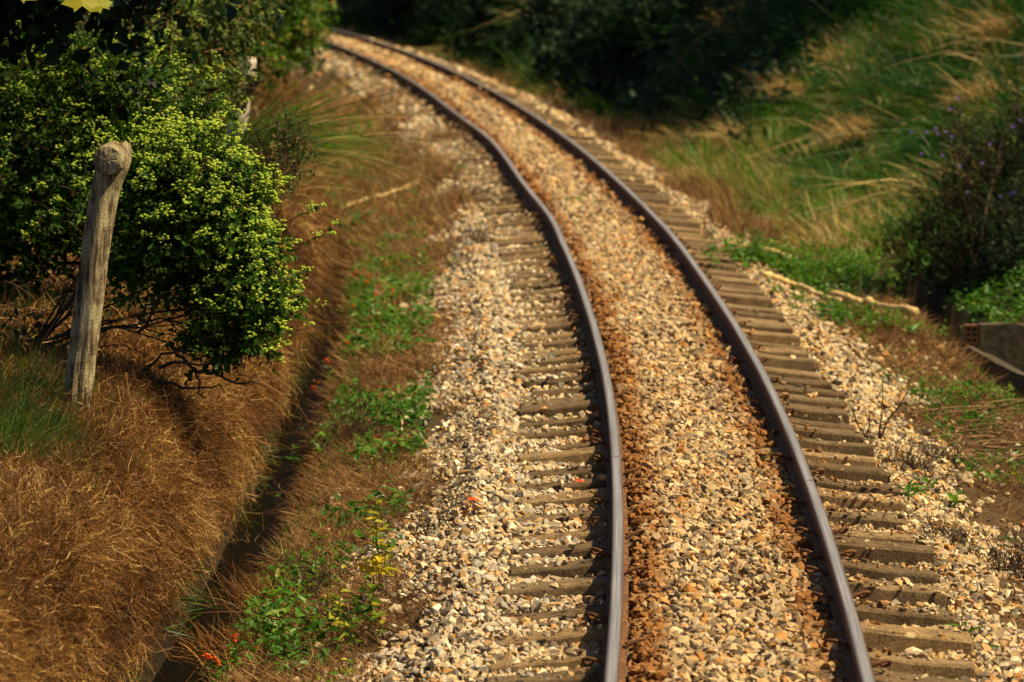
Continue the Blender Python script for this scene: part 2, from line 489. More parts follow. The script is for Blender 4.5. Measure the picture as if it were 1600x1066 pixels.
# sleepers: rows of the near ones read off the photo, then evenly spaced
srow = [1137, 1103, 1070, 1037, 997, 958, 922, 892, 862, 835, 808, 783, 760, 738, 717]
SL = [at(790, v, -.185)[1] for v in srow]
while SL[-1] < 98: SL.append(SL[-1] + .60 + rng.normal() * .022)
SL = np.array(SL)
def sleeper_mesh():
    xs = np.array([-1.09, -1.075, -.8, -.62, -.45, -.2, 0, .2, .45, .62, .8, 1.075, 1.09])
    zt = np.array([-.193, -.183, -.158, -.132, -.126, -.15, -.15, -.15, -.126, -.132, -.158, -.183, -.193])
    V, T = [], []
    for x, z in zip(xs, zt):
        w = .098 if abs(x) < 1.08 else .090
        ring = [(-.125, z - .19), (-w - .004, z - .012), (-w + .008, z), (w - .008, z), (w + .004, z - .012), (.125, z - .19)]
        V += [(x, y, zz) for y, zz in ring]
    n = 6
    for i in range(len(xs) - 1):
        for j in range(n):
            T.append([i * n + j, (i + 1) * n + j, (i + 1) * n + (j + 1) % n, i * n + (j + 1) % n])
    T = [list(reversed(t)) for t in T]
    T = [[t[0], t[1], t[2], t[3]] for t in T]
    V = np.array(V); 
    e = (len(xs) - 1) * n
    caps = [[0, 1, 2, 5], [2, 3, 4, 5], [e + 5, e + 2, e + 1, e + 0], [e + 5, e + 4, e + 3, e + 2]]
    return V, np.array(T + caps)
SV, ST = sleeper_mesh()
sub = []
meshes = []
for k in range(6):                           # six castings with chipped, uneven tops
    Vk = SV.copy()
    Vk[:, 2] += (rng.random(len(Vk)) - .5) * .008
    Vk[:, 0] += np.where(np.abs(Vk[:, 0]) > .95, (rng.random(len(Vk)) - .5) * .02, 0)
    Vk[:, 1] += (rng.random(len(Vk)) - .5) * .008
    o = add_mesh('sleeper', Vk, ST, M['concrete'])
    mod = o.modifiers.new('bevel', 'BEVEL'); mod.width = .008; mod.segments = 2
    meshes.append(o)
clipmesh = None
def clip_mesh(side):
    # a bent spring bar: from the rail foot up, over and down on to the sleeper
    p = np.array([[.030, -.045, -.108], [.060, -.048, -.090], [.105, -.040, -.070], [.135, -.012, -.072], [.135, .018, -.095], [.108, .035, -.108], [.078, .030, -.088], [.048, .022, -.100]])
    t = np.linspace(0, 1, len(p)); tt = np.linspace(0, 1, 22)
    q = np.stack([np.interp(tt, t, p[:, i]) for i in range(3)], -1)
    q[1:-1] = (q[:-2] + q[1:-1] * 2 + q[2:]) / 4
    q[:, 0] *= side
    return tube(q, .0085, 6)
clip_data = {}
ORD = ['', '', '', 'first', 'second', 'third', 'fourth', 'fifth', 'sixth', 'seventh', 'eighth', 'ninth', 'tenth']
for i, s in enumerate(SL):
    src = meshes[i % 6]
    o = src if i < 6 else src.copy()
    if i >= 6: COL.objects.link(o)
    side_off = rng.normal() * .018 - (.05 if i in (9, 10) else 0)
    x, y = track(s, side_off)
    o.location = (float(x), float(y), float(rng.normal() * .012))
    o.rotation_euler = (rng.normal() * .03, rng.normal() * .010, -float(HD(s)) + rng.normal() * .012)
    if 3 <= i < len(ORD):
        lab = 'weathered brown concrete sleeper, %s sleeper up from the bottom edge along the ditch-side rail' % ORD[i]
    elif i < 3:
        lab = 'brown concrete sleeper under the rails at the very bottom, mostly buried in gravel'
    else:
        lab = 'brown concrete sleeper under the curving rails, beyond the ten nearest ones'
    tag(o, lab, 'sleeper', 'concrete sleepers under the rails')
    if 2 <= i < 48:
        for d0 in (-G2, G2):
            for sd in (-1, 1):
                if rng.random() > (.38 if d0 * sd < 0 else .5): continue
                key = (sd,)
                if key not in clip_data:
                    Vc, Tc = clip_mesh(sd)
                    c = add_mesh('rail_clip', Vc, Tc, M['rust'], None, None, True)
                    clip_data[key] = c
                else:
                    c = clip_data[key].copy(); COL.objects.link(c)
                c.parent = o
                wo = float(np.interp(s, rs, wl if d0 < 0 else wr))
                c.location = (d0 + wo - side_off, rng.normal() * .02, .0)
                c.rotation_euler = (0, 0, rng.normal() * .12)

# ------------------------------------------------------------------ gravel
def rock(k):
    r = np.random.default_rng(k)
    bm = bmesh.new()
    for p in unit(r.normal(size=(int(r.integers(10, 16)), 3))) * (.80 + .30 * r.random((1, 1))):
        bm.verts.new(p * np.array([1, .55 + .35 * r.random(), .40 + .35 * r.random()]))
    bmesh.ops.convex_hull(bm, input=bm.verts[:])
    bmesh.ops.delete(bm, geom=[v for v in bm.verts if not v.link_faces], context='VERTS')
    bmesh.ops.triangulate(bm, faces=bm.faces[:])
    bm.verts.index_update()
    V = np.array([v.co[:] for v in bm.verts]); T = np.array([[v.index for v in f.verts] for f in bm.faces])
    bm.free()
    return V, T
ROCKS = [rock(100 + k) for k in range(36)]

def stones(mb, rust_list, pos, size, rnd, rust, flat=.55):
    n = len(pos)
    kind = rng.integers(0, len(ROCKS), n)
    yaw = rng.random(n) * 2 * np.pi
    tx, ty = rng.normal(size=n) * flat, rng.normal(size=n) * flat
    cz, sz = np.cos(yaw), np.sin(yaw); cx, sx = np.cos(tx), np.sin(tx); cy, sy = np.cos(ty), np.sin(ty)
    R = np.zeros((n, 3, 3))
    R[:, 0, 0] = cz * cy; R[:, 0, 1] = cz * sy * sx - sz * cx; R[:, 0, 2] = cz * sy * cx + sz * sx
    R[:, 1, 0] = sz * cy; R[:, 1, 1] = sz * sy * sx + cz * cx; R[:, 1, 2] = sz * sy * cx - cz * sx
    R[:, 2, 0] = -sy; R[:, 2, 1] = cy * sx; R[:, 2, 2] = cy * cx
    for k, (RV, RT) in enumerate(ROCKS):
        q = np.where(kind == k)[0]
        if not len(q): continue
        V = np.einsum('nij,vj->nvi', R[q], RV) * size[q][:, None, None] + pos[q][:, None]
        T = (np.arange(len(q))[:, None, None] * len(RV) + RT[None]).reshape(-1, 3)
        mb.add(V.reshape(-1, 3), T, np.repeat(rnd[q], len(RV)))
        rust_list.append(np.repeat(rust[q], len(RV)))

def scatter_stones(mb, rl, s0, s1, d0, d1, cell, size, spread=.36):
    ns, nd = int((s1 - s0) / cell), int((d1 - d0) / cell)
    s = (s0 + (np.arange(ns)[:, None] + rng.random((ns, nd))) * cell).ravel()
    d = (d0 + (np.arange(nd)[None] + rng.random((ns, nd))) * cell).ravel()
    sz = size * np.clip(np.exp(rng.normal(size=len(s)) * spread), .4, 1.9)
    # the edges of the bed fray out into the weeds
    e = fbm(s * .8, d * 0 + 3, 5, 3) * .9
    edge_l = smooth(edge_left(s) + e, edge_left(s) + .5 + e, d); edge_r = 1 - smooth(1.25 - e, 1.85 - e, d)
    keep = rng.random(len(s)) < np.maximum(edge_l * edge_r, .07 * (vnoise(s * 1.2, d * 2, 14) > .45))
    # off the rails
    for q in (-G2, G2):
        keep &= np.abs(d - q) > .068
    # sleepers' bare ends
    near = np.abs(s[:, None] - SL[None]).argmin(1) if len(s) < 200000 else 0
    ds = s - SL[near]
    on = (np.abs(ds) < .105) & (np.abs(d) < 1.10)
    bare = on & (np.abs(d) > .52)
    cover = np.where(d < 0, .15, .10 - .06 * smooth(25, 29, s)) + .28 * ((vnoise(s * .35, np.sign(d) * 5, 44) > .55) & ((d < 0) | (s < 25))) + .5 * np.where(d > 0, 1 - smooth(25, 29, s), 1) * (vnoise(near * 3.1, np.sign(d) * 7, 4) > .86)
    cover = cover + .5 * gauss(np.abs(d), .55, .10)
    keep &= ~bare | (rng.random(len(s)) < cover)
    inner = on & (np.abs(d) <= .52) & (d > .05)
    keep &= ~inner | (rng.random(len(s)) < .40 + .5 * vnoise(near * 1.7, d * 4, 8) - .2 * smooth(.1, .4, d))
    s, d, sz, on = s[keep], d[keep], sz[keep], on[keep]
    bare = bare[keep]
    sz = np.where(bare, sz * .75, sz)
    z = gz(s, d) + sz * .15 + rng.random(len(s)) * .012
    ztop = np.interp(np.abs(d), [0, .45, .62, .8, 1.075], [-.15, -.126, -.132, -.158, -.185])
    z = np.where(on, np.maximum(z, ztop + sz * .3), z)
    # ridges of stone thrown against the inner side of the ditch-side rail
    z = z + np.where(~on, .012 * gauss(d, -.38, .10), 0)
    x, y = track(s, d)
    rnd = rng.random(len(s))
    g1 = np.maximum(gauss(d, -.41, .105) * 1.15, gauss(d, .40, .10) * 1.0)
    g2 = np.maximum(gauss(d, -.68, .07) * .5, gauss(d, .68, .09) * .55)
    rust = np.clip(np.maximum(g1, g2) * (.30 + 1.15 * vnoise(s * 1.9, d * 3.5, 17)) * (.35 + 1.1 * rng.random(len(s))) + .30 * rng.random(len(s)) ** 2 * (np.abs(d) < .75), 0, .93)
    stones(mb, rl, np.stack([x, y, z], -1), sz, rnd, rust)

mb, rl = MB(), []
scatter_stones(mb, rl, 15.5, 30, -2.6, 2.5, .036, .0245)
scatter_stones(mb, rl, 30, 44, -2.6, 2.5, .045, .0290)
scatter_stones(mb, rl, 44, 62, -2.3, 2.3, .058, .035)
scatter_stones(mb, rl, 62, 112, -2.1, 2.1, .10, .058)
# a few larger lumps
n = 700
s = 16 + 26 * rng.random(n); d = np.where(rng.random(n) < .6, -2.0 + .86 * rng.random(n), 1.12 + .8 * rng.random(n))
x, y = track(s, d); szl = .034 + .012 * rng.random(n)
stones(mb, rl, np.stack([x, y, gz(s, d) + szl * .3], -1), szl, rng.random(n), np.zeros(n))
g = mb.build('gravel', M['stone'])
ga = g.data.attributes.new('rust', 'FLOAT', 'POINT')
ga.data.foreach_set('value', np.concatenate(rl).astype(np.float32))
gd = np.concatenate([v[:, :2] for v in mb.V])
gs, gdd = untrack(gd[:, 0], gd[:, 1])
oc = g.data.attributes.new('ochre', 'FLOAT', 'POINT')
oc.data.foreach_set('value', (np.clip(.0 + 1.0 * smooth(-.9, -.3, gdd) * (1 - .45 * smooth(1.0, 1.5, gdd)), 0, 1) * (.5 + .5 * np.concatenate(mb.R) * 1.0)).astype(np.float32))
tag(g, 'crushed cream and ochre stone ballast around the sleepers', kind='stuff')
# ================================================================== PLANT MATERIALS
M['dry'] = plant_mat('dry_grass_blade', [(0, (.045, .016, .004)), (.3, (.105, .042, .010)), (.6, (.215, .095, .022)), (.82, (.40, .215, .058)), (1, (.64, .43, .16))], .30, .55, .2, .5)
M['litter'] = plant_mat('grey_brown_litter', [(0, (.085, .045, .018)), (.35, (.20, .105, .038)), (.7, (.34, .20, .075)), (1, (.52, .36, .16))], .2, .7, .15, .4)
M['straw'] = plant_mat('straw_blade', [(0, (.20, .11, .035)), (.35, (.40, .25, .08)), (.7, (.60, .42, .16)), (1, (.74, .57, .28))], .35, .5, .25, .3)
M['green'] = plant_mat('green_grass_blade', [(0, (.018, .045, .007)), (.4, (.04, .10, .010)), (.75, (.09, .17, .016)), (1, (.26, .24, .05))], .40, .5, .3, .4)
M['bank'] = plant_mat('bank_grass_blade', [(0, (.008, .045, .008)), (.35, (.028, .125, .008)), (.62, (.075, .22, .009)), (.74, (.16, .25, .018)), (.82, (.36, .24, .07)), (1, (.70, .52, .23))], .42, .5, .3, .4)
M['leaf'] = plant_mat('shrub_leaf', [(0, (.016, .048, .004)), (.4, (.035, .100, .006)), (.75, (.070, .160, .009)), (.95, (.13, .21, .015)), (1, (.25, .20, .03))], .42, .5, .16, .4)
M['leaf_dull'] = plant_mat('dull_shrub_leaf', [(0, (.016, .032, .008)), (.45, (.035, .075, .010)), (.75, (.075, .115, .014)), (.90, (.16, .15, .03)), (1, (.28, .13, .03))], .30, .55, .15, .4)
M['leaf_dark'] = plant_mat('dark_shade_toned_leaf', [(0, (.008, .020, .009)), (.5, (.014, .042, .017)), (.85, (.028, .065, .022)), (1, (.06, .08, .025))], .30, .55, .15, .4)  # deep teal puts the far bank's shade into the leaf colour
M['leaf_bright'] = plant_mat('weed_leaf', [(0, (.030, .10, .008)), (.5, (.065, .19, .010)), (.85, (.13, .26, .016)), (1, (.28, .32, .03))], .40, .45, .3, .3)
M['leaf_yellow'] = plant_mat('yellowing_leaf', [(0, (.05, .12, .012)), (.4, (.14, .24, .02)), (.7, (.40, .38, .02)), (1, (.66, .48, .02))], .40, .45, .3, .15)
M['leaf_purple'] = plant_mat('purplish_dark_leaf', [(0, (.012, .016, .010)), (.5, (.015, .021, .009)), (.85, (.030, .027, .013)), (1, (.05, .06, .015))], .25, .7, .05, .3)
M['bud'] = plant_mat('yellow_green_bud', [(0, (.24, .37, .025)), (.5, (.42, .56, .05)), (1, (.62, .70, .12))], .25, .55, .3, .15)
M['orange'] = plant_mat('orange_petal', [(0, (.62, .05, .01)), (1, (.80, .14, .01))], .3, .5, .3, .1)
M['violet'] = plant_mat('violet_petal', [(0, (.16, .07, .45)), (1, (.32, .18, .68))], .3, .5, .3, .1)
M['twig'] = solid_mat('dark_twig', [(.3, (.022, .014, .009)), (.7, (.075, .047, .026))], 80, .85, (1, 1, 1), .4, .004)
M['twig_pale'] = solid_mat('tan_twig', [(.3, (.12, .07, .03)), (.7, (.26, .16, .07))], 80, .85, (1, 1, 1), .4, .004)
M['stalk'] = solid_mat('bleached_stalk', [(.30, (.20, .12, .045)), (.45, (.46, .32, .13)), (.65, (.66, .50, .24))], 26, .7, (1, 1, 1), .4, .006)
M['agave'] = plant_mat('grey_green_strap_leaf', [(0, (.07, .14, .06)), (1, (.17, .24, .12))], .2, .45, .35, .2)

def rnorm(n, s=1.0): return rng.normal(size=(n, 3)) * s
UP = np.array([0, 0, 1.0])
def rightv(s):
    h = HD(s); return np.stack([np.cos(h), -np.sin(h), 0 * h], -1)
def fwdv(s):
    h = HD(s); return np.stack([np.sin(h), np.cos(h), 0 * h], -1)

# ================================================================== GRASS (uncountable)
# dead grass matted over the left bank and hanging down its face to the ditch
mb = MB()
def hanging(n, s0, s1, Lm, W, wild=0.0, tint=.42):
    s = s0 + (s1 - s0) * rng.random(n)
    t = rng.random(n) * .96
    wd = np.interp(t, [0, .12, .25, .5, .8, 1], [-3.5, -3.25, -3.08, -2.98, -2.94, -2.92])
    wz = np.interp(wd, WALL_D, WALL_Z)
    keep = vnoise(s * 2.6, wz * 1.3, 31) > .07
    keep &= rng.random(n) < 1.10 - .65 * smooth(.60, .90, t)
    s, t, wd = s[keep], t[keep], wd[keep]; n = len(s)
    p = gpt(s, wd)
    R, Fw = rightv(s), fwdv(s)
    cl = vnoise(s * 4.5, t * 3, 43)[:, None]                    # strands gather in clumps
    sw = (fbm(s * 2.6, t * 3, 41, 3)[:, None] * 1.1)
    out = (.30 - .24 * t)[:, None] * (.5 + cl)
    up = (.50 - 1.5 * t)[:, None] + rng.normal(size=(n, 1)) * .35
    d = unit(R * out + UP * up + Fw * (sw * .6 + rng.normal(size=(n, 1)) * .6) + rnorm(n, .34 + wild))
    L = Lm * (.35 + 1.1 * rng.random(n)) * (.6 + .8 * cl[:, 0])
    bend = -UP * (.5 + .6 * rng.random((n, 1))) * L[:, None] - R * .12 * L[:, None] + rnorm(n, .38 + wild * .5) * L[:, None]
    r = np.clip(tint + fbm(s * 2.2, t * 4, 7, 3) * 1.1 + (cl[:, 0] - .5) * .4 + rng.normal(size=n) * .22, 0, 1)
    blades(mb, p, d, bend, L, W * (.5 + rng.random(n)), r, 5, crinkle=.13)
hanging(42000, 14.5, 27, .17, .0044)
hanging(14000, 14.5, 27, .12, .0060, 1.0, .68)
hanging(21000, 27, 36, .20, .0056)
hanging(9000, 27, 36, .14, .0072, 1.0, .68)
hanging(13000, 36, 50, .34, .0085, .1)
hanging(6000, 50, 70, .45, .013, .1)
def matted(n, s0, s1, d0, d1, Lm, W, lift=.45, tint=.45, spread=.22):
    s = s0 + (s1 - s0) * rng.random(n); d = d0 + (d1 - d0) * rng.random(n)
    keep = vnoise(s * 2.0, d * 2.0, 33) > .10
    s, d = s[keep], d[keep]; n = len(s)
    p = gpt(s, d) + UP * .03 * rng.random((n, 1))
    a = rng.random(n) * 2 * np.pi + 3.0 * vnoise(s * 1.9, d * 1.9, 51)
    hv = np.stack([np.cos(a), np.sin(a), 0 * a], -1)
    dv = unit(hv + UP * (lift + .9 * rng.random((n, 1)) ** 2) + rnorm(n, .25))
    L = Lm * (.4 + 1.1 * rng.random(n))
    bend = -UP * (.2 + .6 * rng.random((n, 1))) * L[:, None] + rnorm(n, .5) * L[:, None]
    r = np.clip(tint + fbm(s * 1.2, d * 1.2, 8, 3) * .8 + rng.normal(size=n) * spread, 0, 1)
    blades(mb, p, dv, bend, L, W * (.6 + .8 * rng.random(n)), r, 5, crinkle=.15)
matted(32000, 15, 25, -5.2, -3.05, .12, .0046, .40, .38)
matted(9000, 15, 25, -5.2, -3.05, .12, .0080, .30, .88, .12)
matted(9000, 15, 25, -4.6, -3.05, .19, .0038, 2.0, .22)
matted(22000, 25, 34, -5.6, -3.05, .15, .0052, .45, .40)
matted(4500, 25, 34, -5.6, -3.05, .22, .0095, .30, .85, .12)
matted(14000, 34, 62, -6.5, -3.1, .40, .010, .6, .5)
# dead leaves caught in it, and tufts drooping into the ditch from its track side
n = 2600; s = 15 + 22 * rng.random(n); d = -5.0 + 1.9 * rng.random(n)
leaves(mb, gpt(s, d) + UP * .04 * rng.random((n, 1)), rnorm(n), UP + rnorm(n, .7), .035 * (.5 + rng.random(n)), .018 * (.5 + rng.random(n)), np.clip(.45 + rng.normal(size=n) * .3, 0, 1), .3, .3)
n = 9000; s = 17 + 33 * rng.random(n); k = vnoise(s * 1.5, s * 0 + 2, 63) > .25; s = s[k]; n = len(s); d = -2.54 + .14 * rng.random(n)
L = .20 * (.4 + rng.random(n))
blades(mb, gpt(s, d), unit(-rightv(s) * .7 + UP * .6 + rnorm(n, .4)), (-UP * (.7 + .6 * rng.random((n, 1))) + rnorm(n, .35)) * 1.0, L, .006 * (.6 + .8 * rng.random(n)), np.clip(.35 + rng.normal(size=n) * .25, 0, 1), 4, crinkle=.06)
tag(mb.build('dry_grass', M['dry']), 'dead brown grass matted over the ditch bank and hanging down its face', kind='stuff')

# short dry litter along both sides of the stone bed
mb = MB()
def mat_strip(n, s0, s1, d0, d1, Lm, W, tint, lift=.25):
    s = s0 + (s1 - s0) * rng.random(n); d = d0 + (d1 - d0) * rng.random(n)
    e = fbm(s * .8, d * 0 + 3, 5, 3) * .9
    keep = (rng.random(n) < np.where(d < 0, 1 - smooth(edge_left(s) + e, edge_left(s) + .45 + e, d), smooth(1.50 - e, 2.0 - e, d))) & (vnoise(s * 1.7, d * 2.6, 61) > .18)
    s, d = s[keep], d[keep]; n = len(s)
    p = gpt(s, d) + UP * .02 * rng.random((n, 1))
    a = rng.random(n) * 2 * np.pi
    dv = unit(np.stack([np.cos(a), np.sin(a), lift + .7 * rng.random(n) ** 2], -1))
    L = Lm * (.4 + 1.2 * rng.random(n))
    bend = -UP * (.1 + .4 * rng.random((n, 1))) * L[:, None] + rnorm(n, .35) * L[:, None]
    r = np.clip(tint + fbm(s * 1.5, d * 2, 18, 3) * .9 + rng.normal(size=n) * .2, 0, 1)
    blades(mb, p, dv, bend, L, W * (.6 + .8 * rng.random(n)), r, 3)
mat_strip(40000, 15, 30, -2.66, -1.35, .13, .0045, .45)
mat_strip(26000, 30, 46, -2.66, -1.35, .17, .0065, .5)
mat_strip(16000, 46, 80, -2.9, -1.25, .24, .012, .55, .4)
def tuft_strip(n, s0, s1, d0, d1, Lm, W, thr):
    s = s0 + (s1 - s0) * rng.random(n); d = d0 + (d1 - d0) * rng.random(n)
    k = vnoise(s * .8, d * 2.2, 67) > thr; s, d = s[k], d[k]; n = len(s)
    L = Lm * (.4 + 1.1 * rng.random(n))
    blades(mb, gpt(s, d), unit(UP + rnorm(n, .5)), -UP * .3 * L[:, None] + rnorm(n, .3) * L[:, None], L, W * (.6 + .8 * rng.random(n)), np.clip(.42 + rng.normal(size=n) * .25, 0, 1), 4, crinkle=.08)
tuft_strip(22000, 42, 66, -2.4, -1.15, .24, .009, .56)
tuft_strip(16000, 44, 70, 1.3, 2.4, .22, .009, .55)
tuft_strip(9000, 18, 34, -2.4, -1.65, .15, .0042, .62)
mat_strip(16000, 17, 31, 1.35, 2.6, .13, .0045, .35)
mat_strip(14000, 31, 46, 1.45, 2.55, .16, .0065, .35)
mat_strip(15000, 46, 110, 1.45, 3.4, .26, .013, .5, .5)
tag(mb.build('dry_litter_grass', M['litter']), 'short tangled dead grass between the stone bed and the ditches', kind='stuff')

# dark leaves and creepers tangled under the shrubs
mb = MB()
n = 9000; s = 24 + 11 * rng.random(n); d = -6.4 + 3.0 * rng.random(n)
k = (vnoise(s * 1.6, d * 1.6, 111) > .42); s, d = s[k], d[k]; n = len(s)
p = gpt(s, d) + UP * (.02 + .30 * rng.random((n, 1)) ** 2)
leaves(mb, p, rnorm(n) + UP * -.1, UP + rnorm(n, .5), .055 * (.5 + rng.random(n)), .034 * (.5 + rng.random(n)), np.clip(.35 + rng.normal(size=n) * .25, 0, 1))
tag(mb.build('creeper_leaves', plant_mat('creeper_leaf', [(0, (.012, .030, .006)), (.5, (.028, .065, .010)), (.85, (.06, .10, .015)), (1, (.14, .10, .03))], .3, .5, .2, .4)), 'dark creeper leaves tangled over the bank under the shrubs', kind='stuff')
mb = MB()
for i in range(150):
    s_, d_ = 24 + 9 * rng.random(), -5.6 + 2.1 * rng.random()
    c = gpt(s_, d_) + UP * .02
    e = c + unit(np.array([rng.normal(), rng.normal() * .6, .5 * abs(rng.normal())])) * (.25 + .5 * rng.random())
    t_ = np.linspace(0, 1, 7)[:, None]
    q = c + (e - c) * t_ + UP * .10 * np.sin(np.pi * t_) + np.cumsum(rng.normal(size=(7, 3)) * .012, 0)
    V, T = tube(q, np.linspace(.0045, .002, 7), 4); mb.add(V, T)
tag(mb.build('fallen_twigs', M['twig'], None, True), 'thin dark twigs tangled in the dead grass under the shrubs', kind='stuff')

# living grass: a lush patch at the left edge, shoots through the dead grass
mb = MB()
def tuft_field(n, s, d, Lm, W, tint, lift=1.2, lean=0.0, segs=4):
    n = len(s)
    p = gpt(s, d)
    dv = unit(rightv(s) * lean + UP * lift + rnorm(n, .42))
    L = Lm * (.5 + .9 * rng.random(n))
    bend = rightv(s) * lean * .5 * L[:, None] - UP * (.15 + .55 * rng.random((n, 1))) * L[:, None] + rnorm(n, .25) * L[:, None]
    r = np.clip(tint + fbm(s * 1.5, d * 1.5, 28, 3) * .9 + rng.normal(size=n) * .18, 0, 1)
    blades(mb, p, dv, bend, L, W * (.6 + .8 * rng.random(n)), r, segs)
for (u, v, rad, n, Lm) in ((0, 640, .26, 1300, .26), (25, 690, .22, 1000, .24), (-20, 720, .3, 1100, .26), (5, 560, .28, 500, .22), (40, 590, .2, 260, .2), (120, 640, .2, 160, .2), (60, 500, .3, 500, .24)):
    s_, d_, _p = ground(u, v)
    q = rng.normal(size=(n, 2)) * rad * .6
    tuft_field(n, s_ + q[:, 0] * 1.4, d_ + q[:, 1], Lm, .0052, .38, .9, .5)
n = 900; tuft_field(n, 16 + 40 * rng.random(n), -3.2 - 1.6 * rng.random(n), .16, .006, .5)
# green fringe just above the water line
n = 2600; s_ = 20 + 26 * rng.random(n); k = vnoise(s_ * 1.4, s_ * 0, 77) > .5; s_ = s_[k]
tuft_field(0, s_, -2.90 + .05 * rng.random(len(s_)) - .03, .16, .007, .5, .2, .7)
n = 3000; s_ = 20 + 40 * rng.random(n); k = vnoise(s_ * .9, s_ * 0, 78) > .45; s_ = s_[k]
tuft_field(0, s_, -2.52 + .22 * rng.random(len(s_)), .14, .007, .55, 1.0, 0)
tag(mb.build('green_grass', M['green']), 'living green grass at the left edge of the bank and along the water', kind='stuff')

# the sunny bank on the right: green and straw mixed
mb = MB()
def bank_field(n, s0, s1, d0, d1, Lm, W, tint, dr=0.0):
    nc = n // 42                                       # grass grows in clumps, each with its own lean and tint
    cs = s0 + (s1 - s0) * rng.random(nc); cd = d0 + (d1 - d0) * rng.random(nc)
    ct = np.where(rng.random(nc) < .16 + .9 * fbm(cs * .5, cd * .7, 38, 2), .80 + .15 * rng.random(nc), tint - .12 + .34 * (vnoise(cs * .6, cd * .8, 39) - .3) + .12 * rng.normal(size=nc))
    cL = Lm * np.clip(np.exp(rng.normal(size=nc) * .45), .4, 1.7)
    ca = rng.normal(size=(nc, 3)) * .55
    q = np.repeat(np.arange(nc), 42); n = len(q)
    o = rng.normal(size=(n, 2)) * .11
    s, d = cs[q] + o[:, 0] * 1.3, cd[q] + o[:, 1]
    p = gpt(s, d)
    Fw = fwdv(s); R = rightv(s)
    dv = unit(-R * .25 + UP * .9 + R * o[:, 1:2] * 3.5 + Fw * o[:, :1] * 3.5 + ca[q] + rnorm(n, .30))
    L = cL[q] * (.35 + .9 * rng.random(n))
    bend = (ca[q] * .5 - R * .25 - UP * (.25 + .8 * rng.random((n, 1)) ** 1.5) + rnorm(n, .28)) * L[:, None]
    blades(mb, p, dv, bend, L, W * (.5 + rng.random(n)), np.clip(ct[q] + rng.normal(size=n) * .10, 0, 1), 4)
bank_field(9000, 38, 46, 4.8, 9.5, .42, .012, .50)
bank_field(40000, 44, 54, 2.9, 8.0, .26, .014, .50)
bank_field(8000, 44, 64, 2.6, 8.0, .26, .015, .97)
bank_field(6000, 44, 56, 3.5, 8.0, .55, .016, .34)
bank_field(9000, 50, 66, 4.4, 9.0, .75, .018, .20)
bank_field(40000, 53, 70, 2.3, 8.0, .36, .017, .44)
bank_field(9000, 44, 62, 2.0, 3.4, .30, .013, .70)
bank_field(9000, 70, 112, 2.2, 6.0, .60, .024, .55)
tag(mb.build('bank_grass', M['bank']), 'green and straw coloured grass over the bank across the track', kind='stuff')

# creeping ground cover at the foot of that bank
mb = MB()
def cover_field(n, s0, s1, d0, d1, L, thr, h=.12, dt=0.0):
    s = s0 + (s1 - s0) * rng.random(n); d = d0 + (d1 - d0) * rng.random(n)
    keep = vnoise(s * 1.3, d * 2.0, 101) > thr
    s, d = s[keep], d[keep]; n = len(s)
    p = gpt(s, d) + UP * h * rng.random((n, 1)) ** 1.5
    a = rng.random(n) * 2 * np.pi
    ax = np.stack([np.cos(a), np.sin(a), .2 + .5 * rng.normal(size=n)], -1)
    leaves(mb, p, ax, UP + rnorm(n, .35), L * (.6 + .8 * rng.random(n)), L * .6 * (.6 + .8 * rng.random(n)), np.clip(.45 + dt + fbm(s, d, 48, 3) + rng.normal(size=n) * .2, 0, 1))
cover_field(15000, 36.6, 48, 2.98, 6.2, .062, .38, .12, -.22)
cover_field(2500, 42, 50, 2.5, 4.5, .075, .55, .20, -.1)
cover_field(5000, 36.6, 46, 3.4, 6.5, .07, .30, .22, -.45)
cover_field(2500, 32, 36, 5.0, 6.5, .06, .2)
cover_field(9000, 24, 33.2, 3.05, 6.5, .06, .25, .15, -.2)
cover_field(6000, 27, 46, 1.7, 2.6, .05, .50, .07)
cover_field(8000, 18, 46, -2.55, -1.75, .055, .52, .13)
cover_field(5500, 28, 43, -2.52, -1.75, .060, .48, .22)
cover_field(1500, 20, 28, -2.48, -2.0, .055, .5, .14)
cover_field(5000, 46, 70, -3.4, -1.7, .08, .50, .15)
cover_field(4000, 40, 48, 1.7, 2.9, .05, .42, .10)
tag(mb.build('ground_cover', M['leaf_bright']), 'small creeping green leaves at the foot of the bank', kind='stuff')

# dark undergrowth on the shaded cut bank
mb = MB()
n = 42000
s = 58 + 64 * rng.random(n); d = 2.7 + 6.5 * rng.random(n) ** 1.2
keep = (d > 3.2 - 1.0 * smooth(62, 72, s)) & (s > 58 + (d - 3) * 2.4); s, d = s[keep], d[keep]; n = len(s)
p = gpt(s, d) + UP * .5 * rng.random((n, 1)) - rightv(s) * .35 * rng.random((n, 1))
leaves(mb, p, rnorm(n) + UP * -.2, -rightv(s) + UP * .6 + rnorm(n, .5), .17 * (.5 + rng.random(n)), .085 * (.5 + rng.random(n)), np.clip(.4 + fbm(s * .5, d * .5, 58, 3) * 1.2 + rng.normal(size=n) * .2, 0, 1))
tag(mb.build('undergrowth', M['leaf_dark']), 'dark shaded undergrowth covering the far cut bank outside the curve', kind='stuff')

